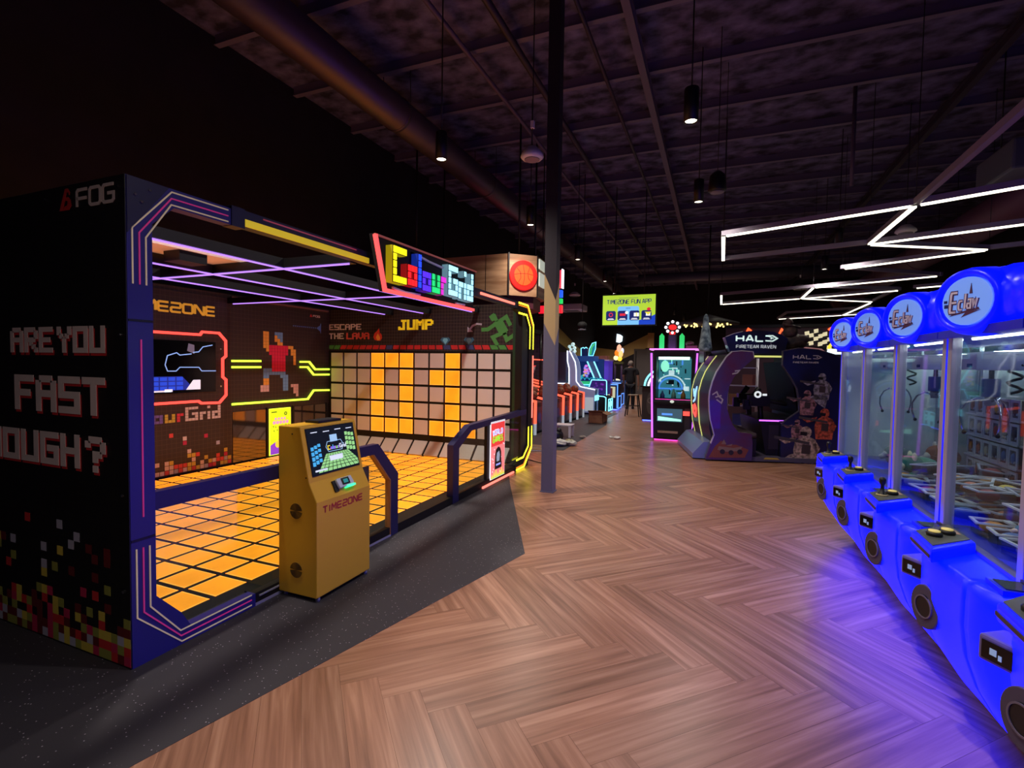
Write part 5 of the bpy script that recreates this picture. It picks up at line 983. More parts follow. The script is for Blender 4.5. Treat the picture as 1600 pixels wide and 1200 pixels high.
# ================================================================ prize machine with purple edges
def prize_machine():
    t = thing('prize_machine', 'tall black prize machine with purple glowing edges and bright glass front', 'prize machine', (-0.85, 11.7, 0))
    x0, x1, y0, y1 = -1.27, -0.43, 11.22, 12.1; f = FY(y0)
    b = MB(); b.box(x0, y0 + .03, 0.06, x1, y1, 0.88); b.box(x0, y0 + .62, .88, x1, y1, 1.90); b.box(x0, y0 + .03, 1.82, x1, y1, 1.97); b.box(x0, y0 + .03, 0.88, x0 + .06, y1, 1.82); b.box(x1 - .06, y0 + .03, 0.88, x1, y1, 1.82); b.build('body', M_black, t)
    for (x, y) in ((x0 + .06, y0 + .08), (x1 - .06, y0 + .08), (x0 + .06, y1 - .06), (x1 - .06, y1 - .06)): b = MB(); b.cyl((x, y, 0), (x, y, 0.07), 0.03, 10); b.build('foot', M_black, t)
    for pts in ([(x0 + .01, 0.06), (x0 - .02, 1.0), (x0 - .05, 1.9)], [(x1 - .01, 0.06), (x1 + .02, 1.0), (x1 + .05, 1.9)]): b = MB(); b.stroke(pts, 0.035, f, -0.03, 0.01); b.build('edge_light', M_purple_n, t)
    b = MB(); b.rect(f, x0 - .09, 1.97, x1 + .09, 2.0, -0.5, 0.02); b.build('edge_light', glow('neon_orchid', (235, 130, 230), 1.6), t)
    b = MB(); b.rect(f, x0 + .05, 0.01, x1, 0.03, -0.04, 0.0); b.build('edge_light', glow('neon_pink', (255, 70, 190), 1.8), t)
    b = MB(); b.box(x0 + .1, y0 + .05, 1.76, x1 - .1, y0 + .09, 1.82); b.build('tube_lamp', glow('tube_mint', (214, 250, 236), 3.0), t)
    fi = FY(y0 + .6); b = MB(); mats = [glow('pm_teal', (56, 120, 134), 1.0), glow('pm_mint', (160, 250, 215), 1.2), glow('pm_blue', (80, 140, 240), 1.2), glow('pm_white', (225, 240, 245), 0.9), mt('pm_dark', (18, 30, 44), 0.4)]
    b.m = 0; b.rect(fi, x0 + .06, 0.90, x1 - .06, 1.80, 0, 0.01); r4 = random.Random(5)
    for k in range(46):
        b.m = r4.choice((1, 2, 3, 4, 4)); u = r4.uniform(x0 + .08, x1 - .2); v = r4.uniform(0.94, 1.7); b.rect(fi, u, v, u + r4.choice((.02, .03, .12)), v + r4.choice((.02, .1, .03)), 0.01, 0.013 + k * .0002)
    b.m = 1; b.disc(fi, -1.08, 1.62, 0.09, 0.13, 0.02, 0.03); b.m = 2; b.ring(fi, -0.95, 1.1, 0.27, 0.24, 0.03, 0.035, 26, 0, PI); b.rect(fi, -1.2, 1.1, -0.72, 1.13, 0.03, 0.035); b.m = 3; b.ring(fi, -0.95, 1.1, 0.33, 0.30, 0.03, 0.034, 26, 0, PI); b.build('lit_backdrop', mats, t)
    for (u, h, c) in ((-1.10, .17, 0), (-0.86, .22, 1), (-0.66, .2, 2)): b = MB(); b.lathe([(0.001, 0.90), (0.055, 0.90), (0.05, 0.90 + h * .5), (0.02, 0.90 + h * .8), (0.018, 0.90 + h), (0.001, 0.90 + h)], (u, y0 + .35, 0), seg=14); b.build('prize_cup', (PRM[3], mt('cup_mint', (150, 210, 190), 0.4), PRM[5])[c], t)
    b = MB(); b.rect(f, x0 + .06, 0.90, x1 - .06, 1.80, -0.035, -0.03); b.build('glass_front', MATS['claw_glass'], t)
    b = MB(); b.rect(f, x0 + .05, 0.895, x1 - .05, 0.91, -0.03, -0.01); b.build('sill_light', glow('neon_magenta', (220, 60, 150), 0.9), t)
    b = MB(); b.box(x0 + .02, y0 - .06, 0.80, x1 - .02, y0 + .04, 0.86); b.build('control_shelf', M_blackm, t, 0.01); b = MB(); b.ball((-0.86, y0 - .05, 0.86), 0.045, 12, (1, .8, .7)); b.build('push_button', mt('button_white', (226, 240, 226), 0.4, emit=(220, 240, 220), es=0.6), t)
    b = MB(); b.rect(f, x0 + .1, 0.42, x1 - .22, 0.70, -0.03, -0.012); b.m = 1; b.prism([(x0 + .12, 0.44), (x1 - .24, 0.44), (x1 - .24, 0.48), (x0 + .12, 0.53)], f, -0.012, -0.01); b.m = 2; b.rect(f, x0 + .2, 0.56, x0 + .42, 0.60, -0.012, -0.01); b.build('prize_door', [mt('door_glass', (70, 96, 112), 0.15, emit=(70, 110, 130), es=0.5), mats[1], mats[2]], t)
    b = MB(); b.rect(f, x1 - .17, 0.10, x1 - .06, 0.72, -0.03, -0.015); b.build('coin_door', mt('coin_grey', (56, 54, 58), 0.4), t); b = MB(); b.rect(f, x1 - .2, 0.57, x1 - .07, 0.66, -0.015, 0.04); b.build('card_reader', MATS['neon_red'], t)
    b = MB(); b.rect(f, x0 + .12, 0.17, x1 - .3, 0.22, -0.03, -0.01); b.build('plate', M_chrome, t)
    # topper with bulbs
    b = MB(); b.box(-1.0, y0 + .2, 2.0, -0.82, y0 + .3, 2.32); tp = b.build('topper_column', mt('topper_grey', (44, 46, 66), 0.4), t)
    for k in range(9): b = MB(); b.rect(FY(y0 + .2), -0.98, 2.02 + k * .032, -0.84, 2.036 + k * .032, 0, 0.006); b.build('rung', mt('rung_grey', (108, 112, 140), 0.4), tp)
    for u in (-1.13, -0.71): b = MB(); b.prism([(u - .05, 2.0), (u + .05, 2.0), (u + .05, 2.28), (u, 2.34), (u - .05, 2.28)], FY(y0 + .2), -0.06, 0.0); b.build('green_light', glow('topper_green', (50, 220, 110), 0.8), tp)
    b = MB(); b.disc(FY(y0 + .2), -0.91, 2.47, 0.085, 0.06, -0.04, 0.0); b.rect(FY(y0 + .2), -0.97, 2.31, -0.85, 2.37, -0.02, 0.01); b.build('red_display', glow('topper_red', (240, 44, 44), 1.0), tp)
    for k in range(8): a = 2 * PI * k / 8; b = MB(); b.ball((-0.91 + .14 * math.cos(a), y0 + .2, 2.47 + .12 * math.sin(a)), 0.032, 10, rows=6); b.build('bulb', glow('bulb_white', (245, 245, 250), 1.6), tp)
    b = MB(); b.disc(FY(y0 + .26), -0.91, 2.47, 0.17, 0.15, -0.02, 0.0); b.build('bulb_board', M_black, tp)
    b = MB(); b.box(-0.62, y0 + .2, 2.0, -0.40, y0 + .5, 2.07); b.ball((-0.55, y0 + .3, 2.12), 0.07, 12, (1.3, 1, .8)); b.build('display_prop', mt('prop_rose', (110, 76, 84), 0.6), t)
prize_machine()

# ================================================================ round-topped machine behind it
def dome_machine():
    t = thing('dome_machine', 'dark machine with white glowing arch top, half hidden behind the purple prize machine', 'arcade cabinet', (-1.5, 15.4, 0))
    b = MB(); b.box(-2.03, 15.2, 0.02, -0.95, 16.3, 1.0); bd = b.build('body', mt('dome_body', (58, 56, 62), 0.5), t, 0.02)
    b = MB(); b.disc(FY(15.2), -1.78, 0.52, 0.11, 0.33, 0, 0.01); b.m = 1; b.ring(FY(15.2), -1.78, 0.6, 0.09, 0.06, 0.01, 0.015, 20); b.build('bottle_print', [mt('print_grey_a', (92, 90, 92), 0.5), mt('print_grey_b', (132, 128, 130), 0.5)], bd)
    for rr, m, n in ((0.56, M_cyan_n, 'arch_light'), (0.45, M_white_n, 'arch_light')): b = MB(); b.ring(FY(15.35), -1.45, 1.0, rr, rr - .045, -0.1, 0.0, 28, 0, PI); b.build(n, m, t)
    b = MB(); b.disc(FY(15.6), -1.45, 1.0, 0.5, 0.5, -0.5, 0.0); b.build('dome', mt('dome_glass', (60, 90, 110), 0.15), t)
    b = MB(); b.box(-2.08, 15.15, 1.0, -0.9, 16.3, 1.03); b.build('rim', M_black, t)
    b = MB(); b.box(-2.0, 15.22, 0.0, -1.0, 15.25, 0.03); b.build('floor_light', M_blue_n, t)
dome_machine()

# bits behind and above the shooting cabinet
def chevron(x, y, z, s, label, flip=1):
    b = MB(); b.stroke([(x - s * flip, z - s * 1.2), (x - s * .2 * flip, z + s * .6), (x + s * .5 * flip, z)], 0.045, FY(y), -0.03, 0.0); o = b.build('neon_chevron', M_or_n); tag(o, label, 'neon light', 'orange neon chevrons'); return o
def back_partition():
    t = thing('display_wall', 'plum coloured partition behind the shooting cabinet carrying orange neon chevrons', 'partition', (2.6, 14.0, 0))
    b = MB(); b.box(0.2, 14.0, 0.0, 4.6, 14.12, 2.62); b.build('panel', mt('partition_plum', (82, 58, 72), 0.6), t)
    b = MB(); b.box(0.2, 13.97, 2.62, 4.6, 14.14, 2.7); b.build('cap', M_black, t)
back_partition()
chevron(0.74, 13.97, 2.54, 0.10, 'small orange neon chevron over the lit marquee lettering'); chevron(1.5, 13.97, 2.48, 0.16, 'tall orange neon chevron left of the topper sculpture', 1); chevron(2.56, 13.97, 2.55, 0.2, 'wide orange neon chevron behind the checkered flag', -1)
def race_sign():
    t = thing('race_sign', 'checkered flag racing sign with yellow arch and white glow behind the cabinet', 'sign', (2.15, 12.6, 0))
    f = FY(12.6); b = MB(); b.box(1.5, 12.6, 0.0, 3.0, 13.6, 1.9); b.build('cabinet', M_black, t)
    b = MB(); 
    for i in range(6):
        for j in range(4): b.m = (i + j) % 2; u = 1.78 + i * .085; v = 2.08 + j * .085 + .05 * math.sin(i * .9); b.prism([(u, v), (u + .085, v + .02), (u + .075, v + .105), (u - .01, v + .085)], f, -0.02, 0.0)
    b.build('flag', [mt('flag_black', (18, 18, 20), 0.5), mt('flag_cream', (232, 226, 190), 0.5, emit=(230, 220, 180), es=0.5)], t)
    b = MB(); b.ring(f, 2.46, 2.0, 0.26, 0.20, -0.03, 0.01, 24, 0.1, PI - .2); b.build('yellow_arch', glow('sign_yellow', (240, 214, 60), 1.0), t)
    b = MB(); b.prism([(2.2, 1.93), (2.75, 1.93), (2.75, 2.03), (2.22, 2.05)], f, -0.02, 0.005); b.build('white_glow_strip', glow('sign_white', (220, 240, 250), 1.2), t)
    b = MB(); b.prism([(1.62, 2.02), (1.95, 1.93), (2.2, 1.97), (2.1, 2.05), (1.7, 2.1)], f, -0.03, 0.0); b.build('car_shape', mt('sign_car', (150, 120, 130), 0.4, emit=(190, 120, 120), es=0.3), t)
    for u, m in ((1.50, M_blue_n), (1.57, M_purple_n)): b = MB(); b.ring(f, u, 2.34, 0.10, 0.07, -0.02, 0.0, 18, PI * .5, PI * 1.5); b.build('neon_hoop', m, t)
    b = MB(); b.box(1.55, 12.63, 1.9, 2.8, 12.7, 2.1); b.build('sign_mount', M_black, t)
race_sign()
t = thing('light_canopy', 'far round canopy studded with small warm bulbs above the prize machine', 'light', (-0.3, 17.5, 3.0))
b = MB(); b.lathe([(0.001, 0.35), (0.3, 0.25), (0.95, 0.05), (0.95, 0.0), (0.001, 0.02)], (-.3, 17.5, 3.0), (0, 0, 1), 28); b.build('canopy', mt('canopy_grey', (70, 66, 74), 0.5), t)
for k in range(26):
    a = k * 2.4; rr = 0.3 + .6 * ((k * 7) % 26) / 26; b = MB(); b.ball((-.3 + rr * math.cos(a), 17.5 + rr * math.sin(a), 3.0 - .02), 0.03, 8, rows=5); b.build('bulb', glow('bulb_warm', (255, 226, 130), 2.5), t)
b = MB(); b.cyl((-.3, 17.5, 3.3), (-.3, 17.5, 6.2), 0.02, 8); b.build('hanger_rod', M_black, t)
# shelving rack seen through the pod
t = thing('wire_rack', 'metal wire rack with boxes seen through the open pod', 'rack', (0.55, 12.4, 0))
for x in (0.25, 0.85):
    for y in (12.2, 12.6): b = MB(); b.cyl((x, y, 0), (x, y, 1.9), 0.015, 8); b.build('upright', M_alu, t)
for z in (0.3, 0.75, 1.2, 1.6): b = MB(); b.box(0.25, 12.2, z, 0.85, 12.6, z + .02); b.build('rack_shelf', M_alu, t)
for i, (x, z, c, n) in enumerate(((0.42, 0.77, (150, 110, 70), 'tan box on the second rack shelf'), (0.68, 1.22, (120, 70, 60), 'rust box on the third rack shelf'), (0.42, 1.62, (140, 100, 72), 'brown box on the top rack shelf'), (0.5, 0.32, (60, 70, 140), 'blue box on the bottom rack shelf'))):
    b = MB(); b.box(x - .13, 12.25, z, x + .13, 12.55, z + .24); b.box(x - .02, 12.249, z, x + .02, 12.551, z + .241); tag(b.build('storage_box', mt('box_%d' % i, c, 0.7)), n, 'box')
# ================================================================ basketball lanes and their wooden sign
M_hot = glow('neon_hot_orange', (255, 92, 66), 1.7)
def ball_print(b, fr, u, v, r, m_ball, m_line, d=0.0):
    b.m = m_ball; b.disc(fr, u, v, r, r, d, d + .006, 36); b.m = m_line; w_ = r * .045
    b.stroke([(u - r, v), (u - r * .4, v + r * .12), (u + r * .4, v + r * .16), (u + r, v + r * .05)], w_, fr, d + .006, d + .008); b.stroke([(u - r * .1, v + r), (u + r * .06, v + r * .3), (u + r * .06, v - r * .4), (u - r * .1, v - r)], w_, fr, d + .006, d + .008)
    b.stroke([(u - r * .75, v + r * .66), (u - r * .35, v + r * .25), (u - r * .3, v - r * .3), (u - r * .62, v - r * .78)], w_, fr, d + .006, d + .008); b.stroke([(u + r * .62, v + r * .78), (u + r * .42, v + r * .2), (u + r * .5, v - r * .3), (u + r * .8, v - r * .6)], w_, fr, d + .006, d + .008)
def basket_sign():
    t = thing('basketball_sign', 'boxy wooden sign with printed basketball and red lit basketball disc behind the booth', 'sign', (-4.2, 9.2, 0))
    M_w = noisy(mt('sign_wood', (176, 132, 96), 0.55), (150, 108, 76), (200, 158, 120), 1.2, 5, (1, 1, 9))
    P = [(-5.9, 8.5), (-3.58, 8.5), (-3.16, 8.9), (-3.2, 9.5), (-3.6, 10.0), (-5.9, 10.0)]
    b = MB(); b.prism(P, FZ(2.88), 0, 0.76); bx = b.build('sign_box', M_w, t)
    b = MB(); b.prism([(-5.9, 8.56), (-3.6, 8.56), (-3.24, 8.92), (-3.3, 9.5), (-3.7, 9.95), (-5.9, 9.95)], FZ(2.66), 0, 0.22); b.build('sign_underside', mt('under_plum', (84, 30, 44), 0.6), t)
    f1 = FY(8.5); b = MB(); b.m = 2; b.prism([(-5.3, 3.5), (-4.5, 3.46), (-4.35, 3.3), (-4.28, 3.14), (-4.36, 2.98), (-4.55, 2.9), (-5.3, 2.95)], f1, 0, 0.004)
    ball_print(b, f1, -4.58, 3.2, 0.27, 0, 1, 0.004); b.m = 1
    for v in (3.05, 3.2, 3.35): b.rect(f1, -5.4, v, -4.9, v + .03, 0.004, 0.006)
    b.build('ball_print', [mt('ball_dull', (140, 62, 48), 0.5), mt('ball_line', (60, 26, 20), 0.5), mt('splash_dark', (54, 34, 30), 0.5)], bx)
    for u in (-4.05, -5.0): b = MB(); b.rect(f1, u, 2.88, u + .012, 3.64, 0, 0.002); b.build('seam', mt('seam_brown', (60, 42, 30), 0.6), bx)
    d = Vector((0.42, 0.40, 0)).normalized(); f2 = Fr((-3.58, 8.5, 0), d, (0, 0, 1)); L = 0.58
    b = MB(); b.m = 2; b.disc(f2, L / 2, 3.26, 0.272, 0.272, 0, 0.03, 40); ball_print(b, f2, L / 2, 3.26, 0.19, 0, 1, 0.03); b.build('lit_disc', [glow('disc_orange', (255, 70, 26), 1.2), mt('disc_line', (70, 10, 6), 0.5), glow('disc_red', (255, 24, 20), 1.25)], bx)
    for uu in (0.0, L): b = MB(); b.rect(f2, uu - .012, 2.86, uu + .012, 3.66, -0.01, 0.012); b.build('corner_strip', M_black, bx)
    for x, y in ((-3.5, 8.8), (-3.5, 9.7), (-5.7, 8.7), (-5.7, 9.8)): b = MB(); b.cyl((x, y, 3.6), (x, y, 6.2), 0.02, 8); b.build('hanger_rod', M_black, t)
    d3 = Vector((-0.04, 0.60, 0)).normalized(); f3 = Fr((-3.16, 8.9, 0), d3, (0, 0, 1)); b = MB(); b.rect(f3, 0.05, 3.42, 0.5, 3.6, 0, 0.03); b.rect(f3, 0.08, 3.1, 0.45, 3.36, 0, 0.02); b.build('side_tube', mt('tube_glass', (210, 214, 200), 0.3, emit=(220, 230, 210), es=0.5), bx)
basket_sign()
def make_lane():
    t = thing('basketball_game', 'x', 'basketball game', (0, 0, 0), 'row of basketball games along the left')
    W = 0.365; fS_ = Fr((0, 0, 0), (1, 0, 0), (0, 0, 1)); M_cab = mt('lane_cabinet', (34, 30, 40), 0.5)
    b = MB(); b.prism([(-1.9, 0.04), (0.0, 0.04), (0.0, 0.72), (-0.65, 0.86), (-1.9, 1.05)], Fr((0, W - .03, 0), (1, 0, 0), (0, 0, 1)), 0.0, 0.06 + 2 * W - .12); b.build('cabinet', M_cab, t)
    for s in (-1, 1):
        y = s * (W - .012); f = Fr((0, y, 0), (1, 0, 0), (0, 0, 1))
        b = MB(); b.prism([(-1.9, 0.0), (0.03, 0.0), (0.03, 0.74), (-0.64, 0.90), (-1.9, 1.18)], f, -0.012, 0.012); sd = b.build('side_panel', M_blackm, t)
        b = MB(); b.stroke([(-1.9, 1.19), (-0.64, 0.91), (0.035, 0.765), (0.035, 0.26)], 0.045, f, -0.022, 0.022); b.build('neon_edge', M_hot, sd)
        b = MB(); b.stroke([(0.035, 0.26), (0.035, 0.0)], 0.045, f, -0.022, 0.022); b.build('white_foot', mt('foot_white', (216, 226, 236), 0.4, emit=(210, 225, 240), es=0.35), sd)
        b = MB(); b.cyl((-0.9, y, 0.95), (-0.9, y, 2.55), 0.022, 8); b.build('cage_post', M_black, t); b = MB(); b.cyl((-1.9, y, 0.9), (-1.9, y, 2.55), 0.022, 8); b.build('cage_post', M_black, t)
        b = MB()
        for k in range(9): b.box(-1.9 + k * .115, y - .002, 1.2, -1.896 + k * .115, y + .002, 2.5)
        for k in range(11): b.box(-1.9, y - .002, 1.2 + k * .125, -0.9, y + .002, 1.204 + k * .125)
        b.build('cage_net', mt('net_violet', (92, 78, 120), 0.6), t)
    ff = FX(0.0); b = MB(); b.rect(ff, -W + .06, 0.08, W - .06, 0.62, 0, 0.01); fp = b.build('front_panel', noisy(mt('lane_front', (62, 40, 70), 0.4), (44, 32, 60), (110, 62, 74), 6), t)
    b = MB(); b.disc(ff, 0, 0.36, 0.13, 0.13, 0.01, 0.014, 22); b.build('front_roundel', mt('lane_roundel', (70, 80, 150), 0.4), fp)
    b = MB(); b.box(-1.88, -W + .03, 1.05, -1.80, W - .03, 2.5); bb = b.build('backboard', mt('backboard_dark', (30, 28, 42), 0.3), t)
    b = MB(); b.box(-1.79, -W + .05, 1.66, -1.775, W - .05, 1.70); b.build('board_light', M_hot, bb); b = MB(); b.box(-1.79, -W + .1, 2.0, -1.78, W - .1, 2.2); b.build('score_display', glow('score_glow', (120, 60, 200), 0.8), bb)
    b = MB(); b.lathe([(0.15, 1.57), (0.162, 1.57), (0.162, 1.585), (0.15, 1.585), (0.15, 1.57)], (-1.6, 0, 0), seg=22); b.build('hoop', MATS['neon_red'], t)
    b = MB(); b.lathe([(0.15, 1.57), (0.12, 1.45), (0.10, 1.35)], (-1.6, 0, 0), seg=14); b.build('hoop_net', M_white, t)
    b = MB(); b.box(-0.93, -W, 2.5, -0.87, W, 2.6); b.box(-1.9, -W, 2.5, -1.84, W, 2.6); b.build('cage_beam', M_black, t)
    b = MB(); b.box(-0.90, -W + .04, 1.74, -0.88, W - .04, 1.77); b.build('front_light', M_hot, t)
    return t
lane0 = make_lane(); LY = [9.58 + .75 * k for k in range(8)]
LN = ['first', 'second', 'third', 'fourth', 'fifth', 'sixth', 'seventh', 'last']
for i, y in enumerate(LY):
    o = lane0 if i == 0 else copy_tree(lane0); o.location = (-3.83, y, 0); o['label'] = '%s basketball game with orange neon edges counted from the wooden sign' % LN[i]
M_bk = noisy(mt('basketball_brown', (150, 84, 52), 0.6), (120, 64, 40), (168, 96, 60), 30)
def basketball(x, y, z, label):
    b = MB(); b.ball((x, y, z), 0.118, 16, rows=12); b.m = 1; b.lathe([(0.1185, -.004), (0.1195, 0), (0.1185, .004)], (x, y, z), (0.3, 0.5, 1), 24); b.lathe([(0.1185, -.004), (0.1195, 0), (0.1185, .004)], (x, y, z), (1, 0.3, 0.1), 24)
    tag(b.build('basketball', [M_bk, M_black]), label, 'basketball', 'basketballs lying on the game ramps')
for i, y in enumerate(LY):
    basketball(-3.83 - 0.16, y - .02, 0.885, 'brown basketball at the front of the ramp of the %s game' % LN[i])
    basketball(-3.83 - 0.44, y + .06, 0.945, 'brown basketball farther up the ramp of the %s game' % LN[i])
# upright block sign just behind the pillar
t = thing('block_sign', 'upright sign of coloured light blocks mostly hidden by the grey pillar', 'sign', (-3.3, 10.3, 2.6))
b = MB(); b.box(-3.62, 10.3, 2.66, -3.14, 10.36, 3.62); b.build('board', M_black, t)
for k, (c, z0, z1) in enumerate((((255, 30, 50), 2.72, 2.88), ((20, 200, 90), 2.92, 3.02), ((30, 90, 240), 3.05, 3.2), ((240, 60, 80), 3.25, 3.62))):
    b = MB(); b.box(-3.16, 10.24, z0, -3.08, 10.34, z1); b.box(-3.6, 10.26, z0, -3.2, 10.3, z1) if k == 0 else None; b.build('light_block', glow('block_%d' % k, c, 1.2), t)
b = MB(); b.box(-3.09, 10.23, 3.24, -3.07, 10.35, 3.64); b.build('white_edge', M_white_n, t)
for x in (-3.55, -3.2): b = MB(); b.cyl((x, 10.33, 3.6), (x, 10.33, 6.2), 0.012, 6); b.build('hanger_rod', M_black, t)

# ================================================================ cabinets farther along the left
def swoosh():
    t = thing('light_gun_cabinet', 'cabinet with tall white curved side outlined in white neon, past the basketball games', 'arcade cabinet', (-4.4, 16.6, 0))
    f = FY(16.2); o = [(-4.64, 2.1), (-4.56, 2.1), (-4.47, 1.93), (-4.36, 1.72), (-4.32, 1.46), (-4.31, 1.08), (-4.17, 0.91), (-3.67, 0.82), (-3.69, 0.60), (-3.69, 0.05), (-5.2, 0.05), (-5.2, 1.0), (-4.56, 1.0), (-4.57, 1.5), (-4.63, 1.75)]
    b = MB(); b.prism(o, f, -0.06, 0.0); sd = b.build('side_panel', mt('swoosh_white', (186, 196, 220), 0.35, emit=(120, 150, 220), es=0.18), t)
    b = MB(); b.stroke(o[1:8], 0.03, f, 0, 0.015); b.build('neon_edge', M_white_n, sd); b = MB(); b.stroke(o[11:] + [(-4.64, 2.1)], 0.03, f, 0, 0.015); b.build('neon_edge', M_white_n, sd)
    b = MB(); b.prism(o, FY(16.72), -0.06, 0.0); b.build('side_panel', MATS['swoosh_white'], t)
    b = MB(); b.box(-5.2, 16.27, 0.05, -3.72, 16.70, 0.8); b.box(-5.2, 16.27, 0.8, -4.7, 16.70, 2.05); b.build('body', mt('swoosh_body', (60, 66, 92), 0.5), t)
    b = MB(); b.box(-3.70, 16.24, 0.45, -3.66, 16.75, 0.62); b.build('front_light', M_cyan_n, t)
    b = MB(); b.rect(f, -4.0, 0.1, -3.72, 0.56, 0.0, 0.01); b.build('white_foot', MATS['foot_white'], t)
    for k, (u, v, r) in enumerate(((-4.48, 2.31, .07), (-4.6, 2.24, .055), (-4.42, 2.19, .06), (-4.41, 2.08, .055), (-4.55, 2.15, .05))): b = MB(); b.ball((u, 16.3, v), r, 10, rows=7); b.build('topper_bubble', mt('bubble_white', (220, 236, 236), 0.3, emit=(190, 235, 235), es=0.7), t)
    b = MB(); b.cyl((-4.52, 16.3, 1.9), (-4.5, 16.3, 2.2), 0.02, 8); b.build('topper_stem', M_white, t)
swoosh()
def surf():
    t = thing('monster_cabinet', 'blue neon cabinet with pink and teal monster backdrop and slanted light arms', 'arcade cabinet', (-3.9, 17.6, 0))
    fb = FY(17.9); b = MB(); mats = [mt('bk_navy', (24, 44, 96), 0.4, emit=(20, 50, 120), es=0.4), glow('bk_pink', (226, 120, 220), 0.9), glow('bk_teal', (40, 170, 190), 0.8), glow('bk_green', (50, 190, 120), 0.8), glow('bk_gold', (230, 180, 90), 0.8), glow('bk_lilac', (150, 140, 240), 0.9)]
    b.m = 0; b.rect(fb, -4.8, 0.6, -3.75, 1.85, -0.05, 0); r5 = random.Random(9)
    for k in range(30): b.m = r5.choice((1, 1, 5, 5, 4)); a = r5.random() * 6.28; rr = r5.random() * .3; b.disc(fb, -4.42 + rr * math.cos(a), 1.42 + rr * .8 * math.sin(a), r5.uniform(.03, .07), r5.uniform(.02, .05), 0, 0.003 + k * .0003, 10)
    b.m = 2
    for k in range(6): b.ring(fb, -4.7 + k * .17, 1.08, 0.1, 0.075, 0.013, 0.016, 12, 0, PI)
    b.prism([(-4.7, 1.18), (-4.5, 1.3), (-4.55, 1.1), (-4.7, 1.05)], fb, 0.013, 0.015); b.m = 3; b.rect(fb, -4.75, 0.93, -4.0, 1.04, 0, 0.012); b.m = 2; b.rect(fb, -4.75, 0.72, -4.0, 0.9, 0, 0.012); b.build('backdrop', mats, t)
    b = MB(); b.rect(fb, -4.72, 0.905, -4.0, 0.93, 0, 0.02); b.build('neon_line', M_cyan_n, t)
    fa = FY(17.35)
    for d in (0.0, 0.24): b = MB(); b.stroke([(-4.24 + d, 1.76), (-3.98 + d, 1.18)], 0.04, fa, -0.04, 0.0); b.build('neon_arm', M_cyan_n, t)
    b = MB(); b.prism([(-4.22, 1.76), (-4.02, 1.76), (-3.76, 1.18), (-3.96, 1.18)], fa, -0.06, -0.03); b.build('arm_screen', mt('arm_screen', (60, 74, 100), 0.2, emit=(70, 100, 150), es=0.35), t)
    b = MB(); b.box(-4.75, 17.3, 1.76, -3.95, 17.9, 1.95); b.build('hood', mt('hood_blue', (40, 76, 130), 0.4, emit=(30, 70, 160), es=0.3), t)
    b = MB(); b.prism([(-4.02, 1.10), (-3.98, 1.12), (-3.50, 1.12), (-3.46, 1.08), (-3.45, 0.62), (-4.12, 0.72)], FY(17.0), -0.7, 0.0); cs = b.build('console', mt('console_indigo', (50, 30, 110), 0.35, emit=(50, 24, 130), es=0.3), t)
    b = MB(); b.stroke([(-4.12, 0.72), (-3.98, 1.12), (-3.50, 1.12), (-3.46, 1.08), (-3.45, 0.6)], 0.03, FY(17.0), 0, 0.012); b.build('neon_edge', M_cyan_n, cs)
    r6 = random.Random(4); b = MB()
    for k in range(12): b.ring(FY(17.0), r6.uniform(-3.9, -3.55), r6.uniform(.75, 1.02), .03, .022, 0, 0.004, 10)
    b.build('console_print', glow('print_glow_violet', (150, 60, 210), 0.6), cs)
    b = MB(); b.prism([(-3.98, 0.04), (-3.42, 0.04), (-3.42, 0.54), (-3.5, 0.57), (-3.98, 0.60)], FY(16.8), -0.9, 0.0); lb = b.build('base', M_blackm, t)
    b = MB(); b.stroke([(-3.98, 0.60), (-3.5, 0.57), (-3.43, 0.53), (-3.43, 0.05)], 0.03, FY(16.8), 0, 0.012); b.build('neon_edge', M_cyan_n, lb)
    for y in (17.15, 17.55): b = MB(); b.stroke([(y, 0.06), (y, 0.45), (y + .3, 0.45), (y + .3, 0.06)], 0.035, FX(-3.42), 0, 0.02, True); b.ring(FX(-3.42), y + .15, 0.28, 0.09, 0.06, 0, 0.02, 14); b.build('side_neon', M_cyan_n, lb)
    b = MB(); b.box(-3.95, 16.9, 0.0, -3.5, 17.6, 0.03); b.build('floor_light', M_blue_n, t)
    f = FY(17.4); b = MB(); b.prism([(-4.48, 1.95), (-4.48, 2.22), (-4.36, 2.27), (-4.25, 2.22), (-4.24, 1.95)], f, -0.05, 0); b.build('topper_board', mt('top_navy', (20, 40, 110), 0.4), t)
    b = MB(); b.stroke([(-4.47, 1.95), (-4.48, 2.22), (-4.40, 2.25), (-4.36, 2.22), (-4.30, 2.26), (-4.25, 2.22)], 0.025, f, 0, 0.012); b.build('topper_neon', M_cyan_n, t)
    b = MB(); b.prism([(-4.20, 1.96), (-4.18, 2.2), (-4.08, 2.40), (-3.95, 2.44), (-3.96, 2.2), (-4.04, 1.96)], f, -0.05, 0); b.m = 1; b.stroke([(-4.14, 2.0), (-4.1, 2.25), (-4.0, 2.38)], 0.04, f, 0, 0.004); b.build('topper_board', [mt('top_teal', (30, 130, 150), 0.4, emit=(20, 130, 150), es=0.6), glow('top_green', (80, 200, 90), 0.8)], t)
    b = MB(); b.stroke([(-4.20, 1.96), (-4.18, 2.2), (-4.08, 2.40), (-3.95, 2.44), (-3.96, 2.2), (-4.04, 1.96)], 0.022, f, 0, 0.012, True); b.build('topper_neon', M_cyan_n, t)
    b = MB(); b.box(-4.6, 17.5, 0.04, -4.0, 17.88, 0.7); b.build('rear_base', M_blackm, t)
surf()
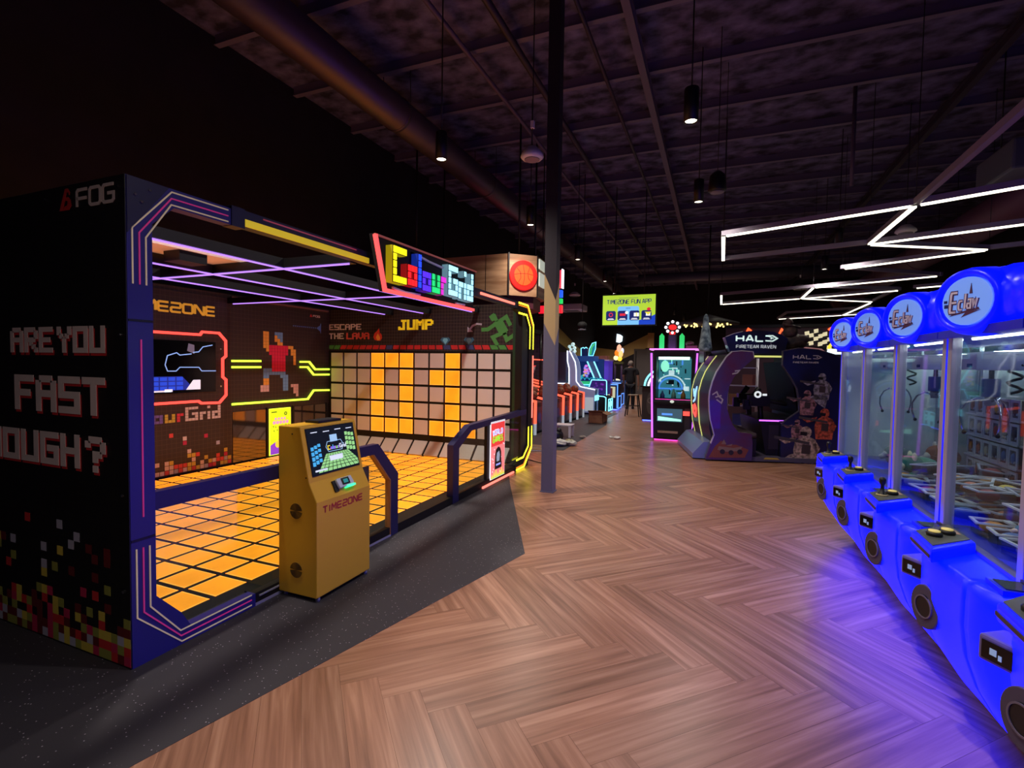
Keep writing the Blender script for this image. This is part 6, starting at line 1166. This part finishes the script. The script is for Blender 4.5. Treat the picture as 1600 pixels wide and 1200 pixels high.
def purple_cab():
    t = thing('purple_cabinet', 'purple framed prize cabinet behind the monster cabinet', 'arcade cabinet', (-4.1, 19.4, 0))
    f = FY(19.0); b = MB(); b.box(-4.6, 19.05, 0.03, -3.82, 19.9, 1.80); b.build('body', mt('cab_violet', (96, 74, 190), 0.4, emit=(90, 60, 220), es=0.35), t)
    b = MB(); b.rect(f, -4.55, 0.9, -3.98, 1.70, -0.05, 0.0); b.build('window', mt('cab_window', (50, 44, 80), 0.2, emit=(80, 60, 140), es=0.4), t)
    b = MB(); b.stroke([(-4.55, 1.55), (-4.3, 1.67), (-3.99, 1.70), (-3.99, 0.95)], 0.03, f, 0, 0.015); b.stroke([(-4.4, 0.95), (-4.2, 1.4), (-4.05, 1.55)], 0.025, f, 0, 0.015); b.build('neon_edge', glow('neon_lavender', (190, 170, 255), 1.2), t)
    b = MB(); b.box(-4.65, 19.0, 1.80, -3.78, 19.9, 1.85); b.build('cap', mt('cap_lilac', (190, 170, 220), 0.4), t)
    b = MB(); b.box(-4.3, 19.2, 1.85, -3.9, 19.6, 2.0); b.build('top_box', mt('top_brown', (120, 70, 60), 0.5), t)
purple_cab()
def small_blue(x, y, label):
    t = thing('small_cabinet', label, 'arcade cabinet', (x, y, 0))
    b = MB(); b.box(x - .5, y, 0.03, x, y + .7, 0.95); b.build('body', mt('small_body', (40, 46, 90), 0.45), t)
    f = FY(y); b = MB(); b.stroke([(x - .48, 0.06), (x - .48, 0.93), (x - .02, 0.93), (x - .02, 0.06)], 0.035, f, 0, 0.015); b.build('neon_edge', glow('neon_sky', (90, 150, 255), 1.5), t)
    b = MB(); b.rect(f, x - .42, 0.45, x - .1, 0.85, 0, 0.006); b.m = 1; b.rect(f, x - .3, 0.5, x - .2, 0.8, 0.006, 0.009); b.build('front_screen', [glow('small_cream', (220, 220, 180), 0.6), PRM[6]], t)
    b = MB(); b.stroke([(y + .05, 0.06), (y + .05, 0.5), (y + .65, 0.5), (y + .65, 0.06)], 0.03, FX(x), 0, 0.015, True); b.build('neon_edge', MATS['neon_sky'], t)
    b = MB(); b.box(x - .4, y + .05, 0.0, x - .05, y + .6, 0.03); b.build('floor_light', M_blue_n, t)
small_blue(-3.30, 18.3, 'small blue neon cabinet right of the monster cabinet')
small_blue(-3.50, 20.05, 'farther small blue neon cabinet near the yellow floor glow')
def flower():
    t = thing('flame_lamp_machine', 'post machine topped with glowing orange and white flame shapes at the aisle end', 'arcade cabinet', (-3.8, 21.0, 0))
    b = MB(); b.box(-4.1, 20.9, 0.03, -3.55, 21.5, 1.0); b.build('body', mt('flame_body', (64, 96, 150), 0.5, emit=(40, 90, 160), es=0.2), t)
    for x in (-3.95, -3.68): b = MB(); b.cyl((x, 21.1, 1.0), (x, 21.1, 1.75), 0.04, 10); b.build('post', mt('flame_post', (120, 96, 130), 0.5), t)
    f = FY(21.0)
    for k, (u, v, r1, r2, c) in enumerate(((-3.78, 2.35, .1, .16, (255, 170, 140)), (-3.88, 2.15, .09, .13, (255, 120, 30)), (-3.72, 2.12, .1, .15, (255, 190, 120)), (-3.92, 1.95, .1, .1, (255, 240, 180)), (-3.76, 1.92, .1, .1, (255, 200, 60)), (-3.66, 2.25, .06, .12, (200, 210, 255)))): b = MB(); b.ball((u, 21.0 + .02 * k, v), 1, 10, (r1, .06, r2), 7); b.build('flame_bulb', glow('flame_%d' % k, c, 1.3), t)
    b = MB(); b.box(-4.0, 20.98, 1.7, -3.6, 21.2, 1.8); b.build('head_plate', mt('head_olive', (120, 120, 60), 0.5), t)
flower()
t = thing('yellow_base_game', 'low game with glowing yellow base and white hoop shapes at the end of the aisle', 'arcade cabinet', (-4.6, 24.5, 0))
b = MB(); b.box(-5.4, 24.4, 0.0, -4.1, 25.6, 0.16); b.build('glow_base', glow('base_yellow', (255, 226, 90), 1.6), t)
b = MB(); b.box(-5.3, 24.5, 0.16, -4.2, 25.5, 0.5); b.build('deck', mt('deck_grey', (100, 100, 90), 0.5), t)
for u in (-5.0, -4.5): b = MB(); b.ring(FY(24.5), u, 0.75, 0.24, 0.16, -0.06, 0.0, 20, -0.4, PI + .2); b.build('hoop', glow('hoop_cream', (246, 240, 200), 1.0), t)
t = thing('wall_light', 'small white rounded light on the dark back wall above the aisle', 'light', (-5.3, 29.4, 3.25))
b = MB(); b.prism([(-5.48, 3.02), (-5.3, 2.98), (-5.15, 3.06), (-5.12, 3.35), (-5.25, 3.45), (-5.45, 3.5)], FY(29.42), -0.08, 0.0); b.build('lens', glow('wall_white', (220, 240, 250), 1.6), t)
b = MB(); b.rect(FY(29.42), -5.4, 3.1, -5.2, 3.4, -0.09, -0.075); b.build('bracket', M_black, t)
b = MB(); b.rect(FY(28.9), -3.62, 2.66, -3.28, 3.5, -0.06, 0.0); b.disc(FY(28.9), -3.45, 3.15, 0.06, 0.06, 0, 0.005); o = b.build('wood_board', mt('board_tan', (176, 136, 88), 0.6)); tag(o, 'tan wooden board jutting from the sloping band on the back wall', 'board')
b = MB(); b.cyl((-3.45, 28.95, 3.45), (-3.45, 28.95, 6.2), 0.015, 6); o2 = b.build('hanger_rod', M_black); o2.parent = o
t = thing('speaker_box', 'black speaker dome beside the pillar under the dark wall', 'speaker', (-3.0, 11.9, 2.5))
b = MB(); b.ball((-3.05, 11.9, 2.58), 0.12, 12, (1, 1, .8)); b.build('dome', M_blackm, t); b = MB(); b.lathe([(0.08, 0), (0.1, 0), (0.1, .02), (0.08, .02)], (-3.05, 11.9, 2.47), seg=16); b.build('rim', M_grey, t); b = MB(); b.cyl((-3.05, 11.9, 2.65), (-3.05, 11.9, 6.2), 0.01, 6); b.build('hanger_rod', M_black, t)
# ================================================================ person, stool, boxes and clutter
def person():
    px0, py0 = -2.98, 19.05
    t = thing('person', 'person in black t-shirt and dark trousers walking away down the aisle', 'person', (px0, py0, 0))
    def skin(name, V, E, R, m, root=0, sub=2, parent=t):
        me = bpy.data.meshes.new(name); me.from_pydata(V, E, []); me.materials.append(m)
        o = bpy.data.objects.new(name, me); COL.objects.link(o); o.parent = parent
        md = o.modifiers.new('skin', 'SKIN'); md.use_smooth_shade = True
        for i, sv in enumerate(me.skin_vertices[0].data): sv.radius = R[i] if isinstance(R[i], tuple) else (R[i], R[i]); sv.use_root = (i == root)
        sd = o.modifiers.new('sub', 'SUBSURF'); sd.levels = sub; sd.render_levels = sub
        return o
    M_skin = mt('skin', (176, 128, 108), 0.55); M_tee = mt('tee_black', (22, 20, 28), 0.85); M_trs = mt('trousers_dark', (20, 20, 30), 0.85); M_hair = mt('hair_grey', (128, 116, 108), 0.9); M_shoe = mt('shoe_black', (16, 15, 17), 0.6)
    # body: pelvis, spine, neck, head, arms, legs as one skinned surface
    V = [(0, 0, 0.98), (0, 0, 1.15), (0, 0.01, 1.36), (0, 0.01, 1.50), (0, 0.0, 1.58), (0, 0.02, 1.68), (0, 0.03, 1.80),
         (-0.20, 0.01, 1.48), (-0.27, 0.03, 1.22), (-0.26, 0.16, 0.99), (-0.255, 0.20, 0.90), (0.20, 0.01, 1.48), (0.28, -0.01, 1.20), (0.29, 0.03, 0.95), (0.285, 0.05, 0.86),
         (-0.10, 0.0, 0.94), (-0.11, 0.04, 0.50), (-0.115, -0.06, 0.10), (0.10, 0.0, 0.94), (0.10, 0.03, 0.50), (0.10, 0.08, 0.10)]
    E = [(0, 1), (1, 2), (2, 3), (3, 4), (4, 5), (5, 6), (3, 7), (7, 8), (8, 9), (9, 10), (3, 11), (11, 12), (12, 13), (13, 14), (0, 15), (15, 16), (16, 17), (0, 18), (18, 19), (19, 20)]
    R = [(.15, .11), (.145, .10), (.165, .11), (.13, .085), .055, (.082, .095), (.06, .07), .062, .045, .036, .03, .062, .045, .036, .03, .085, .06, .042, .085, .06, .042]
    skin('body', V, E, R, M_skin)
    # t-shirt with short sleeves, trousers
    skin('t_shirt', [(0, 0, 0.86), (0, 0, 1.15), (0, 0.01, 1.36), (0, 0.01, 1.505), (0, 0.01, 1.545), (-0.205, 0.01, 1.48), (-0.262, 0.025, 1.27), (0.205, 0.01, 1.48), (0.27, 0.0, 1.26)], [(0, 1), (1, 2), (2, 3), (3, 4), (3, 5), (5, 6), (3, 7), (7, 8)], [(.195, .14), (.175, .128), (.19, .13), (.15, .10), .068, .08, .075, .08, .075], M_tee)
    skin('trousers', [(0, 0, 0.97), (-0.10, 0.0, 0.88), (-0.112, 0.04, 0.50), (-0.116, -0.05, 0.09), (0.10, 0.0, 0.88), (0.102, 0.03, 0.50), (0.102, 0.075, 0.09)], [(0, 1), (1, 2), (2, 3), (0, 4), (4, 5), (5, 6)], [(.165, .12), .105, .082, .07, .105, .082, .07], M_trs)
    for x, y in ((-0.116, -0.05), (0.102, 0.08)):
        b = MB(); b.loft([[(x + .05 * math.cos(a) * k, y + 0.04 + s, max(0.0, .055 * math.sin(a) * kz + .045)) for a in [2 * PI * q / 12 for q in range(12)]] for s, k, kz in ((-.13, .7, .7), (-.08, 1, 1), (.03, 1, .9), (.12, .95, .6), (.17, .5, .4))]); o = b.build('shoe', M_shoe, None); o.parent = t
    b = MB(); b.ball((0, 0.005, 1.715), 0.112, 16, (.86, 1.0, 1.02)); o = b.build('hair', M_hair, None); o.parent = t
    for s in (-1, 1):
        b = MB(); b.ball((s * 0.1, 0.02, 1.68), 0.03, 10, (.4, .8, 1.1)); o = b.build('ear', M_skin, None); o.parent = t
    # face on the far side of the head
    b = MB(); b.ball((0, 0.135, 1.67), 0.02, 8, (.7, 1, 1.2)); o = b.build('nose', M_skin, None); o.parent = t
    for s in (-1, 1):
        b = MB(); b.ball((s * .035, 0.115, 1.70), 0.012, 8); o = b.build('eye', M_black, None); o.parent = t
    b = MB(); b.ball((0, 0.118, 1.63), 0.018, 8, (1.5, .5, .35)); o = b.build('mouth', mt('lip', (140, 80, 76), 0.5), None); o.parent = t
    # hands: palm, four fingers, thumb
    for s, w0, d in ((-1, Vector((-0.255, 0.20, 0.90)), Vector((0.0, 0.35, -0.94))), (1, Vector((0.285, 0.05, 0.86)), Vector((0.0, 0.15, -0.98)))):
        d.normalize(); side = Vector((0, 1, 0)).cross(Vector((1, 0, 0))); ax = Vector((0, 0.94, 0.35)); V = [tuple(w0), tuple(w0 + d * .05), tuple(w0 + d * .09)]; E = [(0, 1), (1, 2)]; R = [.03, (.024, .036), (.022, .038)]
        for k in range(4):
            o_ = (k - 1.5) * .02; L = (.07, .08, .076, .06)[k]; b0 = w0 + d * .09 + ax * o_; V += [tuple(b0), tuple(b0 + d * L * .55 - Vector((s * .008, 0, 0))), tuple(b0 + d * L - Vector((s * .024, 0, 0)))]; n = len(V); E += [(2, n - 3), (n - 3, n - 2), (n - 2, n - 1)]; R += [.0095, .009, .0075]
        b0 = w0 + d * .03 + ax * .032; V += [tuple(b0), tuple(b0 + d * .03 + ax * .02), tuple(b0 + d * .06 + ax * .022)]; n = len(V); E += [(1, n - 3), (n - 3, n - 2), (n - 2, n - 1)]; R += [.012, .0105, .009]
        skin('hand', V, E, R, M_skin, 0, 1)
    t.rotation_euler = (0, 0, 0.1); t.scale = (1.0, 1.0, 1.0)
person()
t = thing('bar_stool', 'black metal backless stool with wooden seat standing in the aisle before the person', 'stool', (-2.46, 16.4, 0))
M_st = mt('stool_black', (20, 19, 22), 0.4, 0.3)
b = MB(); b.prism([(-2.62, 16.24), (-2.30, 16.24), (-2.30, 16.56), (-2.62, 16.56)], FZ(0.665), 0, 0.03); b.build('seat', mt('stool_seat', (150, 130, 110), 0.5), t, 0.01)
for sx in (-1, 1):
    for sy in (-1, 1): b = MB(); b.tube([(-2.46 + sx * .14, 16.4 + sy * .14, 0.665), (-2.46 + sx * .22, 16.4 + sy * .22, 0.0)], [.022, .016], 8); b.build('leg', M_st, t)
for q in (((-.18, -.18), (.18, -.18)), ((.18, -.18), (.18, .18)), ((.18, .18), (-.18, .18)), ((-.18, .18), (-.18, -.18))): b = MB(); b.cyl((-2.46 + q[0][0], 16.4 + q[0][1], 0.33), (-2.46 + q[1][0], 16.4 + q[1][1], 0.33), 0.01, 8); b.build('stretcher', M_st, t)
t = thing('cardboard_box', 'open brown cardboard box on the dark rubber floor past the basketball games', 'box', (-3.09, 14.1, 0))
M_cb = noisy(mt('cardboard', (150, 108, 78), 0.8), (138, 98, 70), (160, 118, 86), 8)
b = MB(); x0, x1, y0, y1 = -3.29, -2.89, 13.76, 14.4
b.box(x0, y0, 0.004, x1, y1, 0.014); b.box(x0, y0, .014, x0 + .01, y1, .30); b.box(x1 - .01, y0, .014, x1, y1, .30); b.box(x0, y0, .014, x1, y0 + .01, .30); b.box(x0, y1 - .01, .014, x1, y1, .30); b.build('carton', M_cb, t)
for P in ([(x1, y0, .30), (x1, y1, .30), (x1 + .14, y1, .24), (x1 + .14, y0, .24)], [(x0, y0, .30), (x1, y0, .30), (x1, y0 - .1, .36), (x0, y0 - .1, .36)]):
    b = MB(); b.face(P); b.face([p_ for p_ in [(q[0], q[1], q[2] - .006) for q in P[::-1]]]); 
    for i in range(4): j = (i + 1) % 4; b.face([P[i], P[j], (P[j][0], P[j][1], P[j][2] - .006), (P[i][0], P[i][1], P[i][2] - .006)])
    b.build('flap', M_cb, t)
t = thing('step_stool', 'small white plastic step stool just right of the pillar foot', 'step stool', (-3.14, 10.8, 0))
b = MB(); b.box(-3.34, 10.65, 0.255, -2.94, 10.97, 0.285); b.build('tread', M_white, t, 0.008)
for x in (-3.31, -2.97):
    for y in (10.68, 10.94): b = MB(); b.box(x - .025, y - .02, 0.002, x + .025, y + .02, 0.26); b.build('leg', M_white, t)
b = MB(); b.ball((-3.05, 9.95, 0.14), 0.15, 16, (1, .9, .95)); b.ball((-3.0, 9.92, .26), .07, 10, (1, 1, .7)); tag(b.build('rubbish_bag', noisy(mt('bag_black', (14, 14, 18), 0.35), (10, 10, 14), (26, 26, 34), 8, 4, bump=.6)), 'black plastic bag slumped beside the pillar foot', 'bag')
def crumple(x, y, s, label, c=(206, 204, 196)):
    b = MB(); r7 = random.Random(int(x * 977 + y * 131)); 
    b.ball((x, y, s * .5 + .002), s, 12, (1.3, 1, .5), 8)
    for i in range(len(b.v)): b.v[i] = b.v[i] + Vector((r7.uniform(-1, 1), r7.uniform(-1, 1), r7.uniform(-.3, .5))) * s * .22; b.v[i].z = max(.002, b.v[i].z)
    b.sm = [False] * len(b.sm); tag(b.build('crumpled_wrapping', mt('wrap_%d' % c[0], c, 0.5)), label, 'rubbish', 'crumpled plastic wrapping on the floor')
crumple(-2.86, 9.5, 0.13, 'large crumpled plastic wrapping nearest the pillar foot'); crumple(-2.64, 9.62, 0.10, 'crumpled clear wrapping right of the large piece', (190, 190, 180)); crumple(-2.75, 9.86, 0.09, 'crumpled yellowish wrapping beside the black bag', (196, 190, 150)); crumple(-1.98, 11.0, 0.06, 'small white paper scrap lying alone on the wood floor', (225, 222, 215)); crumple(-2.12, 11.05, 0.045, 'tiny white scrap left of the lone paper scrap', (222, 220, 214)); crumple(-2.7, 10.75, 0.06, 'grey scrap by the step stool', (150, 140, 130))
for i, (x, y, z, a, n) in enumerate(((-3.25, 8.75, 0.002, .25, 'flat brown board lying on the floor left of the pillar'), (-3.22, 9.12, 0.002, -.1, 'second brown board farther behind the pillar'))):
    b = MB(); fr = Fr((x, y, z), (math.cos(a), math.sin(a), 0), (-math.sin(a), math.cos(a), 0)); b.rect(fr, -.3, -.12, .3, .12, 0, .03); b.m = 1; b.rect(fr, -.28, -.125, .28, -.12, .008, .022); tag(b.build('board', [mt('board_brown', (132, 104, 76), 0.7), M_white]), n, 'board')
t = thing('blue_crate', 'purple and blue plastic tub with yellow sticker left of the pillar', 'crate', (-3.55, 8.6, 0))
b = MB(); b.loft([[(-3.72, 8.45, .003), (-3.44, 8.45, .003), (-3.44, 8.8, .003), (-3.72, 8.8, .003)], [(-3.75, 8.42, .52), (-3.40, 8.42, .52), (-3.40, 8.83, .52), (-3.75, 8.83, .52)]]); b.build('tub', mt('tub_purple', (96, 76, 136), 0.5), t); b = MB(); b.ball((-3.57, 8.63, .55), 0.19, 12, (1, 1, .45)); b.build('contents', mt('cloth_blue', (40, 56, 130), 0.8), t); b = MB(); b.rect(FY(8.435), -3.66, 0.25, -3.54, 0.42, 0.005, 0.02); b.build('sticker', MATS['print_yellow'], t)
b = MB(); b.tube([(-2.05, 6.25, .008), (-2.3, 7.0, .008), (-2.5, 7.6, .008), (-3.0, 7.9, .008)], .007, 6); tag(b.build('floor_cable', M_black), 'thin black cable on the floor behind the pillar', 'cable')
